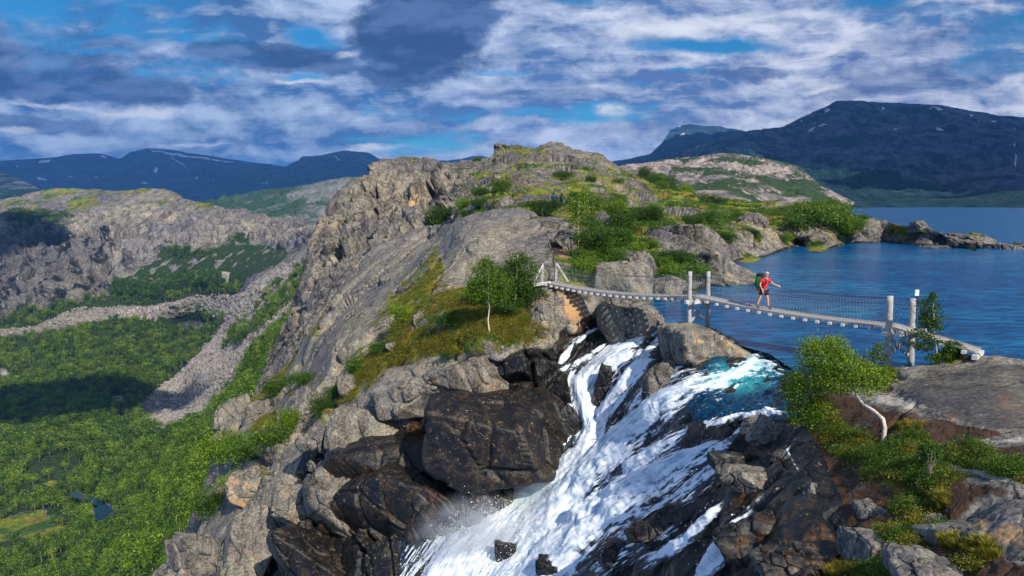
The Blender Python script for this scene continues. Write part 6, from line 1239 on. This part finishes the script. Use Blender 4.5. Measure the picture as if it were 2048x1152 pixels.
# ================================================================== instanced ground cover and far wood (too many to count)
def scatter(name, P, rot, scl, proto):
    me = bpy.data.meshes.new(name); me.vertices.add(len(P)); me.vertices.foreach_set('co', np.asarray(P, np.float32).ravel())
    a = me.attributes.new('rotv', 'FLOAT_VECTOR', 'POINT'); a.data.foreach_set('vector', np.asarray(rot, np.float32).ravel())
    a = me.attributes.new('sclv', 'FLOAT_VECTOR', 'POINT'); a.data.foreach_set('vector', np.asarray(scl, np.float32).ravel())
    o = bpy.data.objects.new(name, me); C.objects.link(o)
    ng = bpy.data.node_groups.new(name, 'GeometryNodeTree'); ng.interface.new_socket('Geometry', in_out='INPUT', socket_type='NodeSocketGeometry'); ng.interface.new_socket('Geometry', in_out='OUTPUT', socket_type='NodeSocketGeometry')
    gi = ng.nodes.new('NodeGroupInput'); go = ng.nodes.new('NodeGroupOutput'); ip = ng.nodes.new('GeometryNodeInstanceOnPoints'); oi = ng.nodes.new('GeometryNodeObjectInfo'); oi.inputs['Object'].default_value = proto
    ra = ng.nodes.new('GeometryNodeInputNamedAttribute'); ra.data_type = 'FLOAT_VECTOR'; ra.inputs['Name'].default_value = 'rotv'; sa = ng.nodes.new('GeometryNodeInputNamedAttribute'); sa.data_type = 'FLOAT_VECTOR'; sa.inputs['Name'].default_value = 'sclv'
    er = ng.nodes.new('FunctionNodeEulerToRotation')
    L = ng.links.new; L(gi.outputs[0], ip.inputs['Points']); L(oi.outputs['Geometry'], ip.inputs['Instance']); L(ra.outputs['Attribute'], er.inputs[0]); L(er.outputs[0], ip.inputs['Rotation']); L(sa.outputs['Attribute'], ip.inputs['Scale']); L(ip.outputs[0], go.inputs[0])
    md = o.modifiers.new('scatter', 'NODES'); md.node_group = ng; o['kind'] = 'stuff'
    return o
def proto_obj(name, V, Fc, A, mat):
    o = mesh_obj(name, V, Fc, mat, {'A': A}); C.objects.unlink(o); return o
def tuft(seed, n_, r, h, leaf, mat, name):
    rng = np.random.default_rng(seed); c = rng.normal(size=(n_, 3)) * np.array([r, r, 0]) * 0.5; c[:, 2] = np.abs(rng.normal(size=n_)) * h * 0.6
    V, Fc = leaf_quads(c, leaf * rng.uniform(0.6, 1.3, n_), rng, 0.6); t = np.clip(rng.random(n_) * 0.9, 0, 1); return proto_obj(name, V, Fc, np.repeat(np.stack([t] * 3, 1), 4, 0), mat)
def scat_on(name, L, mask, count, seed, smin, smax, proto, up_min=0.3, sinks=0.02):
    rng = np.random.default_rng(seed); nf = L.nfront; m = (mask[:nf] > 0.5) & (L.up[:nf] > up_min); c = np.argwhere(m); c = c[rng.integers(0, len(c), count)]
    P = L.P[c[:, 0], c[:, 1]] + rng.normal(size=(count, 3)) * 0.03; s_ = rng.uniform(smin, smax, count); P[:, 2] -= sinks
    return scatter(name, P, np.stack([rng.normal(size=count) * .2, rng.normal(size=count) * .2, rng.uniform(0, 6.28, count)], 1), np.stack([s_, s_, s_ * rng.uniform(.6, 1.2, count)], 1), proto)
mn_ = fbm(L1.P.reshape(-1, 3), 1.1, 4, 0.6, seed=51).reshape(L1.P.shape[:2])
msk = L1.A[..., 0] + 0.55 * mn_ - 0.05
t1 = tuft(1, 70, 0.17, 0.10, 0.030, M_heath, 'heather_tuft'); t2 = tuft(2, 90, 0.20, 0.14, 0.030, M_leafd, 'crowberry_tuft')
rightm = (L1.PX > 1560); rm = np.zeros_like(msk); rm[:nf * 0 + L1.nfront] = rightm
o1 = scat_on('heather', L1, np.where(rm > 0, 0, msk + 0.25 * mn_), 12000, 3, 0.7, 1.6, t1)
o2 = scat_on('heather_on_right_bank', L1, np.where(rm > 0, msk, 0), 9000, 4, 0.5, 1.1, t1)
dark = fbm(L1.P.reshape(-1, 3), 0.8, 3, seed=77).reshape(msk.shape)
o3 = scat_on('crowberry', L1, np.where((rm > 0) & (dark > 0.02), msk, 0), 3600, 5, 0.5, 1.2, t2)
gb = tuft(6, 60, 0.10, 0.0, 0.01, M_heath, 'x')
def grass_proto():
    rng = np.random.default_rng(9); V = []; Fq = []; T = []
    for k in range(46):
        a = rng.uniform(0, 6.28); r = rng.uniform(0, .05); b = np.array([r * math.cos(a), r * math.sin(a), 0]); d = np.array([math.cos(a), math.sin(a), 0]) * rng.uniform(.03, .16); h = rng.uniform(.12, .26); sd_ = np.array([-math.sin(a), math.cos(a), 0]) * 0.006
        i = len(V); V += [b - sd_, b + sd_, b + d * .5 + sd_ * .8 + [0, 0, h * .7], b + d * .5 - sd_ * .8 + [0, 0, h * .7]]; Fq.append([i, i + 1, i + 2, i + 3]); V += [b + d * 1.1 + [0, 0, h], b + d * 1.1 + [0, 0, h]]; Fq.append([i + 3, i + 2, i + 4, i + 5]); T += [rng.uniform(.3, 1)] * 6
    T = np.array(T); return proto_obj('grass_tuft', np.array(V), np.array(Fq), np.stack([T] * 3, 1), M_heath)
g1 = grass_proto()
gm_ = np.maximum.reduce([gblob(L1.PX, L1.PY, 1905, 1085, 26, 20), gblob(L1.PX, L1.PY, 1960, 1100, 40, 22), gblob(L1.PX, L1.PY, 1700, 1140, 60, 20), gblob(L1.PX, L1.PY, 1860, 1010, 60, 14), gblob(L1.PX, L1.PY, 1820, 850, 40, 8), gblob(L1.PX, L1.PY, 1760, 745, 50, 8)])
gfull = np.zeros_like(msk); gfull[:L1.nfront] = gm_
o4 = scat_on('grass', L1, np.where(gfull > 0.55, 1, 0), 1800, 8, 0.3, 0.75, g1)
# ridge ground cover
t3 = tuft(3, 34, 0.9, 0.5, 0.26, M_leafd, 'scrub_tuft')
mn2 = fbm(L2.P.reshape(-1, 3), 6, 4, 0.6, seed=53).reshape(L2.P.shape[:2])
pthp = np.zeros(L2.P.shape[:2], bool); pthp[:L2.nfront] = (np.abs(L2.PX - 1110) < 26) & (np.abs(L2.PY - 405) < 22)
o5 = scat_on('low_scrub', L2, np.where((L2.P[..., 2] > 0.4) & ~pthp, np.maximum(L2.B[..., 1], L2.A[..., 0] * 0.72) + 0.5 * mn2 - 0.06, 0), 7000, 6, 0.3, 0.8, t3)
# --- wood on the slope and in the valley
def wood_tree(seed, h, n_, name, tall=False):
    rng = np.random.default_rng(seed); bl = []
    for k in range(6):
        a = rng.uniform(0, 6.28); r = rng.uniform(0, .22) * h; bl.append((r * math.cos(a), r * math.sin(a), h * rng.uniform(.42, .92), h * rng.uniform(.16, .26), h * rng.uniform(.16, .26), h * rng.uniform(.12, .2), n_ // 6))
    return dict(trunk=[(0, 0, -.4), (h * .02, 0, h * .3), (-h * .01, h * .02, h * .6), (0, 0, h * .9)], blobs=bl, seed=seed, leaf=0.46 * h / 6.5, leafm=M_leaf, trunk_r=0.014 * h, per=10, cl=0.34, limbs=6, seg=4)
wspec = [wood_tree(600 + k, 8.5, 460, 'b') for k in range(3)]
wl = ['birch standing in the wood on the slope below the cliff, one of many alike']
rng = np.random.default_rng(17); nf3 = L3.nfront; fm = L3.forest[:nf3]
P3f = L3.P[:nf3]; cell = np.argwhere(fm > 0.35)
# world-area weights: each grid cell counts by the ground it covers
dA = np.linalg.norm(np.cross(np.gradient(P3f, axis=0), np.gradient(P3f, axis=1)), axis=2)
w = dA[cell[:, 0], cell[:, 1]] * fm[cell[:, 0], cell[:, 1]]; dist = P3f[cell[:, 0], cell[:, 1], 1]
clr = fbm(P3f[cell[:, 0], cell[:, 1]], 45, 4, 0.6, seed=900); w = w * np.clip(0.55 + 2.6 * clr, 0.03, 1.6)
near = dist < 330
wn = w * near * np.clip(1.2 - dist / 330, 0.1, 1); pick = rng.choice(len(cell), 230, replace=False, p=wn / wn.sum())
wroots = [None] * 3
def fine_spec(sp): sp = dict(sp); sp['leaf'] = 0.26; sp['blobs'] = [b[:6] + (b[6] * 3,) for b in sp['blobs']]; sp['cl'] = 0.36; sp['per'] = 14; sp['limbs'] = 12; return sp
for q, ci in enumerate(pick):
    i, j = cell[ci]; k = q % 3; loc = Vector(P3f[i, j]); s_ = float(rng.uniform(0.7, 1.15)); rz = float(rng.uniform(0, 6.28))
    if wroots[k] is None: wroots[k] = tree('birch_tree', wl[0], 'birch tree', loc, group='birches of the wood on the near slope', **fine_spec(wspec[k])); o = wroots[k]; o.rotation_euler = (0, 0, rz); o.scale = (s_,) * 3
    else: o = copy_tree(wroots[k], loc, rz, s_)
def joined(k):
    rng_ = np.random.default_rng(wspec[k]['seed']); sp = dict(wspec[k]); (V, Fc, A), bm = tree_meshes('w', sp['trunk'], sp['blobs'], rng_, sp['leaf'], trunk_r=sp['trunk_r'], per=10, cl=.34, limbs=6, seg=4)
    bmesh.ops.triangulate(bm, faces=bm.faces[:]); me = bpy.data.meshes.new('t'); bm.to_mesh(me); bm.free()
    tv = np.array([v.co[:] for v in me.vertices]); tf = np.array([list(p.vertices) for p in me.polygons]); lf = np.concatenate([Fc[:, [0, 1, 2]], Fc[:, [0, 2, 3]]])
    o = mesh_obj('wood_birch', np.concatenate([V, tv]), np.concatenate([lf, tf + len(V)]), M_leaf, {'A': np.concatenate([A, np.zeros((len(tv), 3))])})
    o.data.materials.append(M_bark); mi = np.zeros(len(lf) + len(tf), np.int32); mi[len(lf):] = 1; o.data.polygons.foreach_set('material_index', mi); C.objects.unlink(o); return o
cnts = 8000; w2 = w * (dist > 165) * np.where(near, 0.8, 1.0) * np.clip(900 / np.maximum(dist, 300), 0.5, 3)
for k in range(3):
    pk = rng.choice(len(cell), cnts, p=w2 / w2.sum()); ij = cell[pk]; P = P3f[ij[:, 0], ij[:, 1]].copy()
    fr = rng.uniform(-0.5, 0.5, (cnts, 2)); gi_ = np.gradient(P3f, axis=0)[ij[:, 0], ij[:, 1]]; gj_ = np.gradient(P3f, axis=1)[ij[:, 0], ij[:, 1]]; P = P + gi_ * fr[:, :1] + gj_ * fr[:, 1:]
    s_ = rng.uniform(0.6, 1.0, cnts) * rng.choice([0.8, 1, 1.2, 1.6], cnts) * np.clip(P[:, 1] / 500, 0.9, 1.25)
    scatter('valley_wood', P, np.stack([rng.normal(size=cnts) * .04, rng.normal(size=cnts) * .04, rng.uniform(0, 6.28, cnts)], 1), np.stack([s_, s_, s_ * rng.uniform(.8, 1.15, cnts)], 1), joined(k))
# bushes on the hill across the valley
bc = np.argwhere(L3.bush[:nf3] > 0.4); pk = bc[rng.integers(0, len(bc), 2500)]; s_ = rng.uniform(3, 7, 2500)
scatter('hill_scrub', P3f[pk[:, 0], pk[:, 1]], np.stack([s_ * 0, s_ * 0, rng.uniform(0, 6.28, 2500)], 1), np.stack([s_, s_, s_], 1), t3)
# --- scree blocks
V, Fc = ico(2); rg = np.random.default_rng(3); Vb = V * (1 + 0.25 * rg.normal(size=(len(V), 1)) * 0.6) * np.array([1, .8, .6])
scp = mesh_obj('scree_block', Vb, Fc, M_hill, {'A': np.zeros((len(V), 3)), 'B': np.zeros((len(V), 3)) + np.array([0, 0, .55])}, smooth=False); C.objects.unlink(scp)
tc_ = np.argwhere(L3.talus[:nf3] > 0.5); pk = tc_[rng.integers(0, len(tc_), 12000)]; s_ = rng.gamma(2.0, 0.5, 12000) + 0.4
scatter('scree', P3f[pk[:, 0], pk[:, 1]], rng.uniform(0, 6.28, (12000, 3)), np.stack([s_, s_, s_], 1), scp)
# --- spray over the falls
Pw, foam, NW, xx, yy = FALLS
V, Fc = ico(1)
m, n, out = new_mat('spray_drop'); bs = n.new('ShaderNodeBsdfPrincipled', i={'Base Color': (0.85, 0.9, 0.95), 'Roughness': 0.5}); n.l.new(bs.outputs[0], out.inputs[0])
drop = mesh_obj('drop', V, Fc, m); C.objects.unlink(drop)
cw = np.argwhere(foam > 0.55)[:, 0]; wgt = 0.12 + gblob(xx[cw], yy[cw], 960, 1060, 100, 90) * 4 + gblob(xx[cw], yy[cw], 1420, 760, 60, 30) * 0.5; pk = rng.choice(cw, 9000, p=wgt / wgt.sum())
P = Pw[pk] + NW[pk] * np.abs(rng.normal(size=(len(pk), 1))) * (0.10 + 0.7 * gblob(xx[pk], yy[pk], 930, 1080, 90, 90))[:, None] + rng.normal(size=(len(pk), 3)) * np.array([0.12, 0.10, 0.10]); s_ = rng.gamma(2.0, 0.0028, len(pk)) + 0.002
scatter('spray', P, np.zeros((len(pk), 3)), np.stack([s_ * 1.6, s_, s_ * 1.2], 1), drop)

# --- mist drifting off the foot of the falls
m, n, out = new_mat('mist'); co = n.new('ShaderNodeTexCoord').outputs['Object']
ln = n.new('ShaderNodeVectorMath', operation='LENGTH', i={0: co}).outputs['Value']
dn = n.math('MULTIPLY', n.ss(ln, 1.0, 0.25), n.ss(n.noise(co, 2.6, 5, 0.6, 0.4), 0.40, 0.68))
vol = n.new('ShaderNodeVolumePrincipled', i={'Color': (0.95, 0.97, 1.0), 'Density': n.math('MULTIPLY', dn, 1.3), 'Anisotropy': 0.2}); n.l.new(vol.outputs[0], out.inputs['Volume'])
for (px_, py_, Y_, r_) in [(945, 1075, 32.2, (3.2, 1.6, 2.4)), (1100, 1000, 33.6, (2.2, 1.1, 1.3))]:
    V, Fc = ico(3); o = mesh_obj('mist', V, Fc, m); o.location = at(px_, py_, Y_); o.scale = r_; o['kind'] = 'stuff'
